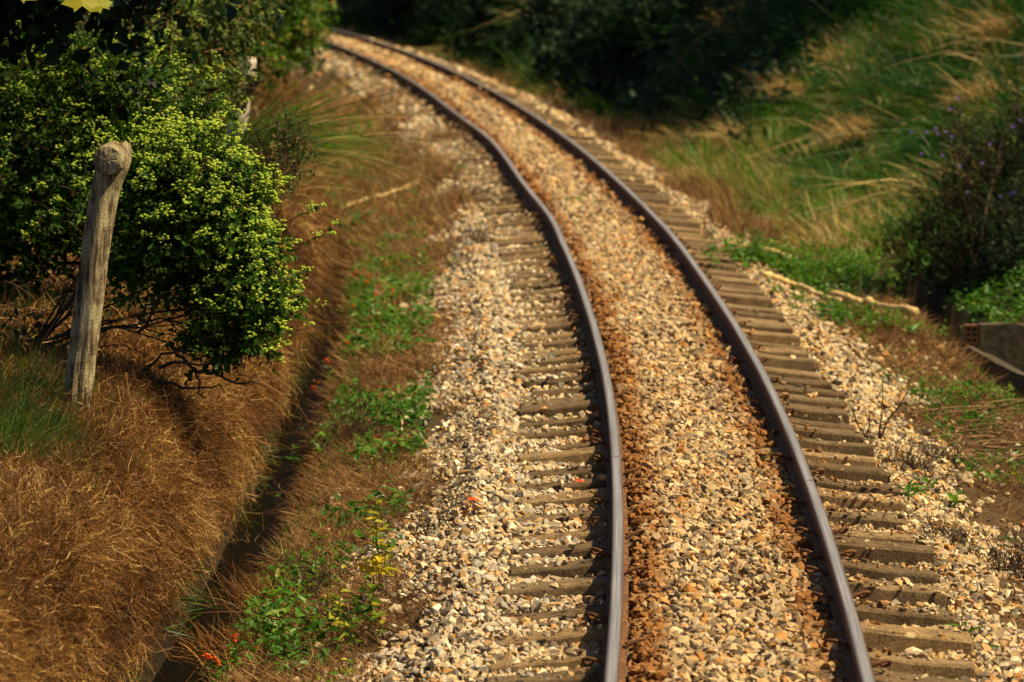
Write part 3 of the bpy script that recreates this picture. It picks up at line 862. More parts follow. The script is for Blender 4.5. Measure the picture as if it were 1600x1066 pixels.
# ================================================================== SHRUBS
def sprigs(fol, flo, stem, blobs_, n, leafL, leafW, k=7, flower=0.0, twigL=.14, inner=.55, upbias=.35, light=None, head=.0075, nheads=10, tint=.45, sun_side=True):
    c = np.array([b[0] for b in blobs_]); r = np.array([np.broadcast_to(b[1], 3) for b in blobs_], float)
    w = (r.prod(1)) ** (2 / 3); w /= w.sum()
    q = rng.choice(len(blobs_), n, p=w)
    dirs = sph(n); dirs[:, 2] = dirs[:, 2] * .9 + .12
    dirs = unit(dirs)
    rad = inner + (1.05 - inner) * rng.random((n, 1)) ** .6
    lump = .45 + 1.1 * vnoise(dirs[:, 0] * 4 + q * 7.3, dirs[:, 2] * 4 + dirs[:, 1] * 4, 71)[:, None]
    p = c[q] + dirs * r[q] * rad * lump
    g = unit(dirs * .8 + UP * upbias + rnorm(n, .45))
    Ls = twigL * (.6 + .8 * rng.random(n))
    for j in range(k):
        t = (j + .6) / k
        side = unit(np.cross(g, rnorm(n)))
        b = p + g * (Ls * t)[:, None]
        ax = unit(side + g * (.25 + .5 * t) + UP * -.12)
        leaves(fol, b, ax, g + UP * .5 + rnorm(n, .2), leafL * (.55 + .7 * rng.random(n)), leafW * (.6 + .7 * rng.random(n)), np.clip(tint + rng.normal(size=n) * .22 + .25 * (vnoise(q * 3.1 + dirs[:, 0], dirs[:, 1], 3) - .5), 0, 1))
    if stem is not None:
        side = unit(np.cross(g, rnorm(n)))
        blades(stem, p - g * .10, g, rnorm(n, .03), Ls + .10, .006, .5, 2, side)
    if flo is not None and flower > 0:
        pr = flower * np.clip(.35 + .9 * dirs[:, 2] + .5 * dirs[:, 0] - .25 * dirs[:, 1], 0, 1.2) * (rad[:, 0] > .72)
        pr = pr * (vnoise(p[:, 0] * 5, p[:, 2] * 5 + p[:, 1] * 3, 12) > .30)
        f = np.where(rng.random(n) < pr)[0]
        tip = p[f] + g[f] * (Ls[f] * 1.12)[:, None]
        for j in range(nheads):
            a = rng.random(len(f)) * 2 * np.pi; rr = np.sqrt(rng.random(len(f))) * .036
            off = np.stack([np.cos(a) * rr, np.sin(a) * rr, .012 * rng.normal(size=len(f)) - rr * .25], -1)
            if rng.random() < .8 or j < 4:
                ok = rng.random(len(f)) < .82
                blobs(flo, (tip + off)[ok], head * (.75 + .6 * rng.random(ok.sum())), head * .72, np.clip(.5 + rng.normal(size=ok.sum()) * .25, 0, 1))

def limb(mb, a, b, r0, r1, sag=.0, jit=.03, n=9, seg=6):
    a, b = np.asarray(a, float), np.asarray(b, float)
    t = np.linspace(0, 1, n)[:, None]
    p = a + (b - a) * t + UP * sag * np.sin(np.pi * t)
    wob = np.cumsum(rng.normal(size=(n, 3)), 0) * jit / 3
    wob -= wob[:1]; 
    p = p + wob
    V, T = tube(p, np.linspace(r0, r1, n), seg)
    mb.add(V, T)
    return p

def bush(name, label, cat, root, blobs_, n, leafL, leafW, mat, flower=0, flower_mat=None, group=None, k=7, twigL=.14, inner=.5, limbs=2, limb_r=.022, tint=.45, upbias=.35, head=.0075, nheads=10, bare=0, twigmat='twig', flower_name='flower_cluster', extra=None):
    t = thing(name, label, cat, root, group)
    fol, flo, br = MB(), MB(), MB()
    sprigs(fol, flo, br, blobs_, n, leafL, leafW, k, flower, twigL, inner, upbias, head=head, nheads=nheads, tint=tint)
    for c, r in blobs_:
        c = np.asarray(c, float); r = np.broadcast_to(r, 3)
        for j in range(limbs):
            e = c + sph(1)[0] * r * .55
            p = limb(br, root, e, limb_r, limb_r * .35, sag=.12 * np.linalg.norm(e - root) * rng.random(), jit=.05)
            for m_ in range(3):
                q = p[rng.integers(4, 9)]
                limb(br, q, c + sph(1)[0] * r * .9, limb_r * .4, limb_r * .12, jit=.04, n=6, seg=4)
        for j in range(bare):                 # leafless twigs sticking out
            dr = unit(sph(1)[0] + UP * .4)
            p = limb(br, c + dr * r * .5, c + dr * r * (1.25 + .5 * rng.random()), .005, .0025, jit=.06, n=7, seg=4)
            for m_ in range(3):
                q = p[rng.integers(2, 6)]
                limb(br, q, q + unit(dr + rnorm(1, .7)[0]) * r.mean() * .4, .003, .0015, jit=.03, n=5, seg=3)
    if extra: extra(fol, flo, br)
    fol.build('foliage', mat, t)
    if flo.n: flo.build(flower_name, flower_mat, t)['kind'] = 'stuff'
    if br.n: br.build('branches', M[twigmat], t, True)
    return t

def px(u, v, Y, r):                          # blob seen at a pixel, radius in photo pixels
    return (atY(u, v, Y), np.atleast_1d(r) * Y / F)

# drooping shrub in flower beside the post
YA = 25.0
rootA = gpt(26.0, -4.05)
def extraA(fol, flo, br):
    # long shoots reaching out over the ditch, each with a few leaves and a bud cluster
    for (u0, v0, u1, v1, dy) in ((440, 350, 490, 318, -.1), (450, 390, 520, 345, .0), (430, 320, 462, 278, .1), (445, 440, 470, 420, 0), (430, 520, 470, 470, -.1)):
        p = limb(br, atY(u0, v0, YA), atY(u1, v1, YA + dy), .004, .002, jit=.03, n=8, seg=4)
        for q in p[3:]:
            n = 3
            leaves(fol, np.repeat(q[None], n, 0), rnorm(n) + UP * .1, UP + rnorm(n, .3), .035, .018, np.clip(.5 + rng.normal(size=n) * .2, 0, 1))
        for c in (p[-1], p[-3], p[-2]):
            n = 9; c = c + rnorm(1, .02)[0]
            blobs(flo, c + np.stack([rng.normal(size=n) * .016, rng.normal(size=n) * .016, rng.normal(size=n) * .006 + .012], -1), .0085, .0065, .5 + .2 * rng.random(n))
    # dark bare boughs under the foliage
    for (u0, v0, u1, v1) in ((205, 590, 318, 532), (250, 575, 345, 570), (318, 532, 392, 566), (225, 500, 262, 440), (275, 555, 330, 620), (300, 575, 400, 590), (215, 520, 260, 455), (235, 590, 330, 600)):
        limb(br, atY(u0, v0, YA - .1), atY(u1, v1, YA - .3), .011, .004, jit=.05, n=9, seg=5)
blobsA = [px(315, 300, YA + .2, [80, 70, 70]), px(250, 330, YA + .3, [80, 85, 80]), px(340, 355, YA, [66, 70, 70]), px(395, 425, YA - .1, [44, 66, 55]), px(270, 262, YA + .5, [80, 40, 60]), px(225, 280, YA + .5, [55, 70, 60]), px(375, 495, YA - .1, [55, 62, 50]),
          px(340, 470, YA + .1, [50, 80, 55]), px(330, 545, YA, [34, 34, 34]), px(250, 420, YA + .35, [70, 80, 45]), px(415, 475, YA - .1, [34, 48, 40]), px(300, 380, YA + .2, [70, 80, 60]), px(372, 535, YA - .1, [40, 38, 28])]
blobsA = [(c_, r_ * .86) for c_, r_ in blobsA]
bush('flowering_shrub', 'leafy shrub heavy with yellow-green flower clusters drooping over the ditch beside the tall grey post', 'shrub', rootA, blobsA, 2900, .048, .028, M['leaf'], 1.15, M['bud'], limbs=1, limb_r=.009, extra=extraA, twigL=.15, head=.0090, nheads=12, bare=4)

# the taller flowering shrub behind the post
YB = 28.5
rootB = gpt(28.8, -4.9)
blobsB = [px(60, 190, YB + .3, [120, 140, 90]), px(170, 170, YB + .2, [110, 130, 90]), px(120, 270, YB - .3, [100, 120, 80]), px(20, 290, YB - .2, [90, 120, 80]), px(240, 230, YB, [90, 110, 70]),
          px(200, 300, YB, [80, 100, 70]), px(40, 380, YB - .3, [90, 110, 60]), px(120, 120, YB + .6, [100, 120, 55]), px(230, 150, YB - .2, [90, 90, 60]), px(10, 60, YB + .8, [130, 120, 80]), px(210, 380, YB - .5, [70, 70, 40]), px(130, 350, YB - .6, [80, 80, 50])]
bush('flowering_shrub', 'tall dark green shrub with scattered flower clusters filling the corner behind the tall grey post', 'shrub', rootB, blobsB, 4600, .048, .027, M['leaf'], .60, M['bud'], limbs=2, twigL=.13, tint=.38, bare=2, head=.0085)

# mixed twiggy shrub further back
YC = 33.0
blobsC = [px(270, 70, YC, [85, 110, 80]), px(318, 130, YC - .3, [42, 90, 60]), px(255, 170, YC - .5, [90, 90, 60]), px(320, 20, YC + .6, [80, 90, 70]), px(220, 90, YC - .6, [60, 80, 60]), px(345, 60, YC + .3, [40, 60, 40])]
bush('twiggy_shrub', 'rust-tinged twiggy shrub with dull leaves between the flowering shrub and the leaning pale post', 'shrub', gpt(33.2, -4.4), blobsC, 2100, .060, .034, M['leaf_dull'], .18, M['bud'], limbs=2, bare=7, twigmat='twig_pale', tint=.55, k=6, twigL=.16, head=.009)

# small brown thorny shrub leaning over the ditch
YD = 30.0
bush('thorny_shrub', 'small thorny brown shrub with bare twigs leaning out above the ditch beside long arching grass', 'shrub', gpt(30.5, -3.35), [px(425, 250, YD, [45, 60, 50]), px(455, 230, YD, [35, 50, 40]), px(400, 285, YD + .2, [40, 50, 40])], 330, .030, .016, M['leaf_dull'],
     limbs=2, bare=9, twigmat='twig', tint=.62, k=5, limb_r=.010)

# out of focus bushes where the track disappears
YE = 56.0
bush('dense_shrub', 'soft green and yellow shrub hiding the far end of the track at the curve', 'shrub', gpt(55.5, -4.4), [px(430, 40, YE, [52, 60, 55]), px(400, 0, YE + 1, [60, 70, 60]), px(455, 62, YE - .3, [30, 40, 28]), px(450, -10, YE + 1, [42, 50, 50]), px(405, 95, YE - 1, [28, 40, 30])], 1500, .10, .055, M['leaf'],
     limbs=2, tint=.72, k=6, twigL=.25)
bush('dense_shrub', 'dark evergreen shrub at the top edge behind the leaning pale post', 'shrub', gpt(46, -5.2), [px(330, -20, 46, [90, 110, 70]), px(280, 20, 45, [70, 80, 60])], 900, .10, .05, M['leaf_dark'], limbs=2, k=6, twigL=.25)
# ================================================================== POSTS
m, nt, b, out = new_mat('weathered_wood')
tc = nt.nodes.new('ShaderNodeTexCoord')
mp = nt.nodes.new('ShaderNodeMapping'); mp.inputs['Scale'].default_value = (1, 1, .07)
nt.links.new(tc.outputs['Object'], mp.inputs[0])
n1 = noise(nt, 55, 6, .65, mp.outputs[0], .3); n2 = noise(nt, 9, 5, .6, tc.outputs['Object']); n3 = noise(nt, 120, 3, .7, tc.outputs['Object'])
c = ramp(nt, [(.32, (.025, .018, .011)), (.43, (.14, .105, .062)), (.54, (.37, .30, .18)), (.70, (.56, .48, .31))], n1)
lich = mathn(nt, 'MULTIPLY', ramp(nt, [(.48, (0, 0, 0)), (.60, (1, 1, 1))], n2), ramp(nt, [(.4, (.25,) * 3), (.6, (1, 1, 1))], n3))
c = mixc(nt, mathn(nt, 'MULTIPLY', lich, .8), c, (.62, .60, .34))
c = mixc(nt, mathn(nt, 'MULTIPLY', ramp(nt, [(.32, (1, 1, 1)), (.42, (0, 0, 0))], n2), .55), c, (.07, .06, .045))
nt.links.new(c, b.inputs['Base Color']); b.inputs['Roughness'].default_value = .92; b.inputs['Specular IOR Level'].default_value = .1
bump(nt, b, mathn(nt, 'ADD', n1, n3), 1.0, .02)
M['wood'] = m

def post_mesh(p0, p1, r0, r1, seed, n=40, k=70, knots=()):
    ax = np.array(p1) - np.array(p0); Ln = np.linalg.norm(ax); ax = ax / Ln
    a = unit(np.cross(ax, [0, 1, 0])); bb = np.cross(ax, a)
    t = np.linspace(0, 1, k)[:, None]; th = np.linspace(0, 2 * np.pi, n, endpoint=False)[None]
    r = r0 + (r1 - r0) * t
    r = r * (1 + .10 * (vnoise(np.cos(th) * 2 + 5 + seed, np.sin(th) * 2 + t * 3, 7) - .5) * 2 + .05 * (vnoise(np.cos(th) * 6 + 9, np.sin(th) * 6 + t * 1.2, 3) - .5) * 2)
    crack = vnoise(np.cos(th) * 9 + seed, np.sin(th) * 9 + t * 1.5, 19)
    r = r - .020 * smooth(.66, .82, crack) - .010 * smooth(.74, .84, vnoise(np.cos(th) * 14 + seed, np.sin(th) * 14 + t * 2.2, 29))
    for (kt, ka, kr, kh) in knots:
        r = r + kh * np.exp(-(((t - kt) * Ln / kr) ** 2) - ((np.angle(np.exp(1j * (th - ka)))) * r0 / kr) ** 2)
    bow = .02 * np.sin(np.pi * t)
    C = np.array(p0) + ax * (t * Ln) + a * bow
    V = C[:, None, :] + r[..., None] * (a * np.cos(th)[..., None] + bb * np.sin(th)[..., None])
    V[-1] += ax * (.02 * (vnoise(np.cos(th[0]) * 2, np.sin(th[0]) * 2, 5) - .5))[:, None] + ax * (np.cos(th[0] - 2.4) * .018)[:, None]
    V[-1] = C[-1] + (V[-1] - C[-1]) * .95
    V = V.reshape(-1, 3)
    i = np.arange(k - 1)[:, None] * n + np.arange(n)[None]; j = np.arange(k - 1)[:, None] * n + (np.arange(n)[None] + 1) % n
    T = np.stack([i, j, j + n, i + n], -1).reshape(-1, 4)
    T = np.concatenate([T[:, [0, 1, 2]], T[:, [0, 2, 3]]])
    V = np.concatenate([V, C[-1][None] - ax * .006])
    q = np.arange(n); e = (k - 1) * n
    T = np.concatenate([T, np.stack([e + q, e + (q + 1) % n, np.full(n, len(V) - 1)], -1)])
    return V, T

YP = 23.2
pb, pt = atY(117, 668, YP), atY(178, 226, YP + .05)
t = thing('fence_post', 'tall weathered grey timber fence post leaning right, a sawn branch stub at its top', 'fence post', pb)
mb = MB(); V, T = post_mesh(pb, pt, .074, .080, 3.0, knots=((.62, 4.4, .04, .012), (.95, 3.2, .10, .03)))
mb.add(V, T); mb.build('post', M['wood'], t, True)
sb0 = atY(176, 246, YP + .03); sb1 = atY(168, 251, YP - .14)
mb = MB(); fw_ = unit(sb1 - sb0)
V, T = tube(np.array([sb0, sb0 * .5 + sb1 * .5, sb0 * .12 + sb1 * .88, sb1, sb1 + fw_ * .003, sb1 + fw_ * .005, sb1 + fw_ * .006]), [.082, .083, .081, .074, .055, .030, .012], 26)
V = V + rng.normal(size=V.shape) * .0012
mb.add(V, T); mb.build('branch_stub', M['wood'], t, False)
mb = MB(); V, T = tube(np.array([atY(138, 668, YP - .1), atY(137, 640, YP - .1), atY(134, 600, YP - .09)]), [.014, .018, .006], 6)
mb.add(V, T); mb.build('splinter', M['wood'], t, True)

M['wood_pale'] = solid_mat('bleached_wood', [(.3, (.20, .17, .13)), (.5, (.48, .43, .35)), (.7, (.68, .63, .54))], 14, .9, (1, 1, .2), .5, .01)
M['wood_dark'] = solid_mat('dark_rotten_wood', [(.3, (.03, .022, .014)), (.5, (.08, .058, .036)), (.7, (.17, .13, .085))], 20, .9, (1, 1, .2), .6, .01)
Y2 = 44.0
p0, p1 = atY(368, 268, Y2), atY(385, 92, Y2)
t = thing('fence_post', 'bleached pale fence post with a slanting top, half hidden by bush and long grass', 'fence post', p0)
mb = MB(); V, T = post_mesh(p0, p1, .10, .105, 8.0, 20, 30); mb.add(V, T); mb.build('post', M['wood_pale'], t, True)
p0, p1 = atY(372, 172, Y2 - .4), atY(398, 118, Y2 - .5)
t = thing('broken_stake', 'short dark broken stake leaning against the pale bleached fence post', 'stake', p0)
mb = MB(); V, T = post_mesh(p0, p1, .075, .085, 12.0, 16, 16); mb.add(V, T); mb.build('stake', M['wood_dark'], t, True)

# ================================================================== LONG GRASS TUSSOCKS
def tussock(label, loc, n, L, W, mat, lean, droop=.6, spread=.5, group=None, tint=.5, name='grass_tussock', rad=.12):
    t = thing(name, label, 'grass tussock', loc, group)
    mb = MB()
    q = rng.normal(size=(n, 3)) * np.array([rad, rad, 0])
    dv = unit(np.array(lean) + UP * 1.0 + rnorm(n, spread))
    Ls = L * (.45 + .75 * rng.random(n))
    bend = (np.array(lean) * .5 - UP * droop * (.4 + rng.random((n, 1))) + rnorm(n, .15)) * Ls[:, None]
    blades(mb, np.array(loc) + q, dv, bend, Ls, W * (.6 + .7 * rng.random(n)), np.clip(tint + rng.normal(size=n) * .22, 0, 1), 6)
    mb.build('blades', mat, t)
    return t
tussock('long arching green and straw grass tussock in front of the bleached leaning post', atY(368, 262, 37), 420, 1.25, .013, M['bank'], (.72, -.15, 0), .45, .36, tint=.55, rad=.10)
tussock('smaller yellowish tussock arching over the ditch under the thorny shrub', atY(400, 305, 36), 150, .65, .009, M['straw'], (.8, -.1, 0), .6, .35, tint=.5)
for lab, u, v, n, L, mat, tint, lean in (
    ('dead straw tussock bending left at the near foot of the bank beside the stone bed', 1090, 232, 320, 1.0, 'straw', .5, (-.7, -.3, 0)),
    ('large flattened straw tussock spilling down the bank below the green grass', 1175, 230, 420, 1.05, 'straw', .62, (-.55, -.4, 0)),
    ('pale straw tuft standing halfway up the bank in front of the tallest green grass', 1250, 150, 300, .9, 'straw', .6, (-.5, -.2, 0)),
    ('dry straw clump high on the bank beside the dark shaded undergrowth', 1170, 45, 260, .95, 'straw', .45, (-.3, -.3, 0)),
    ('bleached bundle of bent grass just above the purple-flowered bush', 1560, 165, 300, .85, 'straw', .55, (-.6, -.2, 0)),
    ('broad straw clump left of the purple-flowered bush', 1370, 215, 280, .8, 'straw', .5, (-.4, -.4, 0)),
    ('bent dead grass clump at the top right corner of the bank', 1590, 60, 260, 1.1, 'straw', .4, (-.7, -.1, 0)),
    ('thin upright straw tuft in the middle of the green bank', 1330, 100, 170, .9, 'straw', .5, (-.1, 0, 0)),
    ('bright green tussock between the two big straw tussocks at the bank foot', 1135, 170, 360, .9, 'bank', .38, (-.4, -.2, 0)),
    ('dark green tussock next to the shaded undergrowth', 1110, 120, 360, 1.0, 'bank', .22, (-.4, -.2, 0)),
    ('lush green tussock below the pale straw tuft', 1260, 245, 340, .75, 'bank', .32, (-.3, -.3, 0)),
    ('tall green tussock on the upper bank near the top edge', 1290, 60, 380, 1.2, 'bank', .35, (-.2, -.2, 0)),
    ('tall grass tussock with straw tips near the top right', 1450, 80, 380, 1.2, 'bank', .42, (-.3, -.1, 0)),
    ('glowing yellow-green tussock above the broad straw clump', 1390, 140, 340, .7, 'bank', .58, (-.2, -.2, 0)),
    ('sunlit green tussock left of the purple-flowered bush', 1440, 165, 300, .6, 'bank', .52, (-.2, -.2, 0)),
    ('low green tussock at the edge of the creeping ground cover', 1310, 300, 240, .55, 'bank', .35, (-.3, -.3, 0)),
    ('dark tall tussock at the top edge right of the straw clump', 1230, 20, 360, 1.2, 'bank', .28, (-.3, -.2, 0)),
    ('green blades arching over the stone edge below the dark undergrowth', 935, 170, 90, .8, 'bank', .5, (-.4, -.1, 0))):
    tussock(lab, ground(u, v)[2], int(n * 1.3), L * (.58 if mat == 'bank' else .66), .015, M[mat], lean, .85, .50, 'grass tussocks on the bank across the track', tint, rad=.20)

# ================================================================== RIGHT-HAND BUSHES
sP, dP, gP = ground(1520, 455)
YR = gP[1] + .3
bush('purple_flowered_bush', 'dark purplish bush dotted with small violet flowers above the brick drain', 'bush', gP, [px(1535, 300, YR + .5, [62, 72, 80]), px(1595, 255, YR + .9, [60, 80, 70]), px(1480, 345, YR + .3, [52, 56, 60]), px(1565, 405, YR + .2, [80, 70, 70]), px(1440, 395, YR + .2, [50, 42, 44]), px(1500, 220, YR + .6, [26, 44, 30]), px(1608, 190, YR + .8, [34, 34, 34]), px(1500, 430, YR, [60, 44, 50])],
     1700, .048, .015, M['leaf_purple'], limbs=1, tint=.45, k=9, twigL=.22, upbias=.8, bare=9)
pf = bpy.data.objects['purple_flowered_bush']
for (u, v) in ((1497, 153), (1485, 170), (1448, 206), (1462, 202), (1466, 209), (1424, 207), (1487, 213), (1473, 243), (1500, 260), (1535, 255), (1580, 302), (1563, 307), (1538, 342), (1595, 188), (1583, 198), (1512, 300), (1440, 240), (1547, 225), (1479, 206), (1585, 300)):
    mb = MB(); c = atY(u, v, YR - .35)
    for j in range(5):
        a = j * 1.257 + rng.random() * .3
        leaves(mb, c[None], np.array([[math.cos(a), -.4, math.sin(a)]]), np.array([[0, -1., .3]]), .019, .016, rng.random(1))
    mb.build('flower', M['violet'], pf)
bush('dark_bush', 'dense blue-green low bush at the right edge beneath the purple-flowered bush', 'bush', ground(1590, 470)[2], [px(1590, 400, YR - .5, [60, 70, 50]), px(1620, 350, YR - .2, [70, 80, 70])], 700, .05, .02, M['leaf_dark'], limbs=0, k=7, tint=.6)

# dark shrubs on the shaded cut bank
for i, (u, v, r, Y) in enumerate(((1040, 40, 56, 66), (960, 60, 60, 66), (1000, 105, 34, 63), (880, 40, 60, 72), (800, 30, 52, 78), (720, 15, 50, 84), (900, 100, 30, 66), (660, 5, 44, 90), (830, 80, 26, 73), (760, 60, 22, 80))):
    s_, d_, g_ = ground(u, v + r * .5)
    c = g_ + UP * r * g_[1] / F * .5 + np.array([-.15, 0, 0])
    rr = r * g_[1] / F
    lab = 'shade-coloured shrub among the dim undergrowth on the shaded cut bank outside the curve'
    bush('shade_toned_shrub', lab, 'shrub', g_, [(c, rr), (c + rnorm(1, rr * .4)[0], rr * .75), (c + rnorm(1, rr * .4)[0], rr * .7)], 420, .15, .07, M['leaf_dark'], group='dark shrubs on the shaded cut bank', limbs=1, k=6, twigL=.3, tint=.42, limb_r=.03)

# ================================================================== TREES
def tree(name, label, base, top, r0, crown, n, leafL, leafW, mat, group=None, tint=.4):
    t = thing(name, label, 'tree', base, group)
    tr, cr = MB(), MB()
    p = limb(tr, np.array(base) - UP * .3, top, r0, r0 * .45, jit=.25, n=12, seg=10)
    for c, r in crown:
        for j in range(3):
            e = np.array(c) + sph(1)[0] * np.array(r) * .6
            q = limb(tr, p[rng.integers(6, 12)], e, r0 * .35, r0 * .10, sag=.2, jit=.2, n=8, seg=6)
            for m_ in range(2): limb(tr, q[5], np.array(c) + sph(1)[0] * np.array(r) * .9, r0 * .12, r0 * .04, jit=.15, n=6, seg=4)
    sprigs(cr, None, None, [(np.array(c), np.array(r)) for c, r in crown], n, leafL, leafW, 7, 0, .4, .35, tint=tint)
    tr.build('trunk', M['twig'], t, True)
    cr.build('crown', mat, t)
    return t
# broad-leaved tree overhanging the top left corner
bt = np.array([-4.6, 27.2, .7])
tl = tree('broadleaf_tree', 'shadowy broad-leaved tree hanging into the top left corner above the flowering shrub', bt, bt + np.array([.3, -.4, 2.6]), .09,
     [((-3.2, 26.3, 2.85), (.6, .7, .45)), ((-2.6, 26.5, 2.9), (.5, .6, .4)), ((-3.3, 25.9, 3.25), (.9, .9, .6)), ((-2.3, 26.3, 3.35), (.8, .8, .5)), ((-3.8, 26.6, 3.2), (.8, .9, .7)), ((-2.6, 26.8, 3.9), (1.2, 1.0, .6))], 2100, .13, .085, M['leaf_dark'], tint=.35)
M['lobed'] = plant_mat('lobed_leaf', [(0, (.10, .15, .008)), (.45, (.22, .24, .012)), (.8, (.36, .28, .018)), (1, (.30, .15, .02))], .25, .55, .15, .7)
def lobed(c, R, nrm, spin, r=.9):
    nrm = unit(np.array(nrm, float)); x = unit(np.cross(nrm, [0, 0, 1.])); y = np.cross(nrm, x)
    ang, rad = [], []
    for a, l in ((-90, .22), (-55, .62), (-40, .50), (-5, .88), (16, .62), (40, 1.0), (64, .68), (90, 1.1), (116, .68), (140, 1.0), (164, .62), (185, .88), (220, .50), (235, .62)):
        ang.append(math.radians(a + spin)); rad.append(l * R)
    P_ = [c - nrm * 0] + [c + x * l * math.cos(a) + y * l * math.sin(a) - nrm * (l / R) ** 2 * R * .16 for a, l in zip(ang, rad)]
    n = len(ang)
    return np.array(P_), np.array([[0, 1 + k, 1 + (k + 1) % n] for k in range(n)])
for (u, v, R, sp, Y) in ((128, 2, .135, 178, 24.4), (158, 8, .09, 205, 24.5), (30, -12, .12, 160, 24.6)):
    V, T = lobed(atY(u, v, Y), R, (.25, -.8, .55), sp)
    mb = MB(); mb.add(V, T, .44 + .16 * rng.random())
    mb.build('lobed_leaf', M['lobed'], tl)
# trees on top of the cut bank, their shade falls on the bank below
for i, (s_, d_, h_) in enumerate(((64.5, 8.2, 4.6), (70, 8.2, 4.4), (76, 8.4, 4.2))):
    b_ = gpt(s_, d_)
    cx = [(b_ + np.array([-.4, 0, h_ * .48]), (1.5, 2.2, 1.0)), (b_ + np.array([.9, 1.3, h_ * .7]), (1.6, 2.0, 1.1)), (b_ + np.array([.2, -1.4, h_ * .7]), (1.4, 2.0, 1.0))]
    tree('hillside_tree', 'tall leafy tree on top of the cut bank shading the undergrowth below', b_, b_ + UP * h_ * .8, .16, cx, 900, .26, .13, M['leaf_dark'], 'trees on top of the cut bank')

for i, (x_, y_, h_) in enumerate(((-9.5, 104, 10), (-6.5, 110, 12), (-3.2, 113, 11), (.5, 111, 12), (4, 108, 11), (7.5, 104, 12), (-13, 108, 11), (-7.6, 82, 7), (-8.4, 70, 7))):  # unseen trees, added to keep bright low sky out of the ditch water
    s_, d_ = untrack(x_, y_); b_ = np.array([x_, y_, float(gz(s_, d_))])
    cx = [(b_ + UP * h_ * .45, (2.4, 2.2, 2.6)), (b_ + np.array([.9, .5, h_ * .72]), (2.0, 2.0, 2.2)), (b_ + np.array([-.8, -.6, h_ * .25]), (2.0, 1.8, 1.8))]
    tree('unseen_woodland_tree', 'tall unseen woodland tree beyond the curve, added to darken the ditch reflections', b_, b_ + UP * h_ * .85, .18, cx, 420, .50, .26, M['leaf_dark'], 'unseen woodland trees added beyond the curve')

# ================================================================== DRAIN
m, nt, b, out = new_mat('mossy_concrete')
n1 = noise(nt, 16, 6, .72, objvec(nt)); n2 = noise(nt, 26, 5, .65, objvec(nt, (1, 1, .35)))
c = ramp(nt, [(.3, (.03, .024, .014)), (.5, (.055, .040, .022)), (.7, (.13, .095, .052))], n1)
c = mixc(nt, mathn(nt, 'MULTIPLY', ramp(nt, [(.42, (0, 0, 0)), (.58, (1, 1, 1))], n2), .45), c, (.022, .030, .012))
nt.links.new(c, b.inputs['Base Color']); b.inputs['Roughness'].default_value = .95; bump(nt, b, n1, .6, .02)
M['moss'] = m
M['brick'] = solid_mat('hollow_clay_brick', [(.3, (.05, .024, .012)), (.6, (.15, .06, .026))], 40, .9, (1, 1, 1), .4, .006)
def slab(mb, a, b_, th, z0, z1, nseg=14, rough=.008):
    """low wall from a to b, uneven top"""
    a, b_ = np.array(a, float), np.array(b_, float); ax = b_ - a; ax[2] = 0; nx = unit(np.array([-ax[1], ax[0], 0.]))
    V, T = [], []
    for k in range(nseg + 1):
        p = a + (b_ - a) * k / nseg
        j = rng.normal(size=4) * rough
        for o_, z in ((-.5, z0), (.5, z0), (.5, z1 + j[0]), (-.5, z1 + j[1])):
            q = p + nx * th * (o_ + j[2] * .6); V.append((q[0], q[1], z))
    for k in range(nseg):
        for e in range(4): T.append([k * 4 + e, k * 4 + (e + 1) % 4, (k + 1) * 4 + (e + 1) % 4, (k + 1) * 4 + e])
    m_ = nseg * 4
    T += [[3, 2, 1, 0], [m_, m_ + 1, m_ + 2, m_ + 3]]
    mb.add(np.array(V), np.array(T))
q1, q2 = at(1513, 541, -.50), at(1602, 586, -.50)
mb = MB(); slab(mb, q1, q1 + (q2 - q1) * 4.5, .07, -1.2, -.50, 24)
tag(mb.build('drain_wall', M['moss']), 'thin mossy drain wall slanting to the right edge, its crumbly top catching the sun', 'drain wall')
w1 = at(1507, 507, -.38); 
t = thing('block_wall', 'low stained wall with a hollow clay brick at its end, closing the drain below the bushes', 'wall', (w1[0], w1[1], -1.1))
mb = MB(); slab(mb, w1 + np.array([.13, .06, 0]), w1 + np.array([2.4, .06, 0]), .12, -1.15, -.38, 16, .010); mb.build('wall', M['moss'], t)
mb = MB()
# the hollow brick: a clay frame with six open cells
bw, bh, z0 = .115, .16, -.545
xs_ = [0, .012, .050, .064, .103, .115]; zs_ = [0, .012, .048, .060, .096, .108, .144, .158]
for i in range(5):
    for j in range(7):
        if i % 2 == 1 and j % 2 == 1: continue
        x0_, x1_, y0_, y1_, zz0, zz1 = w1[0] + xs_[i], w1[0] + xs_[i + 1], w1[1] - .012, w1[1] + .12, z0 + zs_[j], z0 + zs_[j + 1]
        Vb = np.array([[x, y, z] for x in (x0_, x1_) for y in (y0_, y1_) for z in (zz0, zz1)])
        mb.add(Vb, np.array([[0, 1, 3, 2], [4, 6, 7, 5], [0, 4, 5, 1], [2, 3, 7, 6], [1, 5, 7, 3], [0, 2, 6, 4]]))
mb.build('hollow_brick', M['brick'], t)
mb = MB(); slab(mb, w1 + np.array([-.035, .05, 0]), w1 + np.array([-.005, .05, 0]), .15, -1.15, -.40, 2, .004); mb.build('wall_end', M['moss'], t)

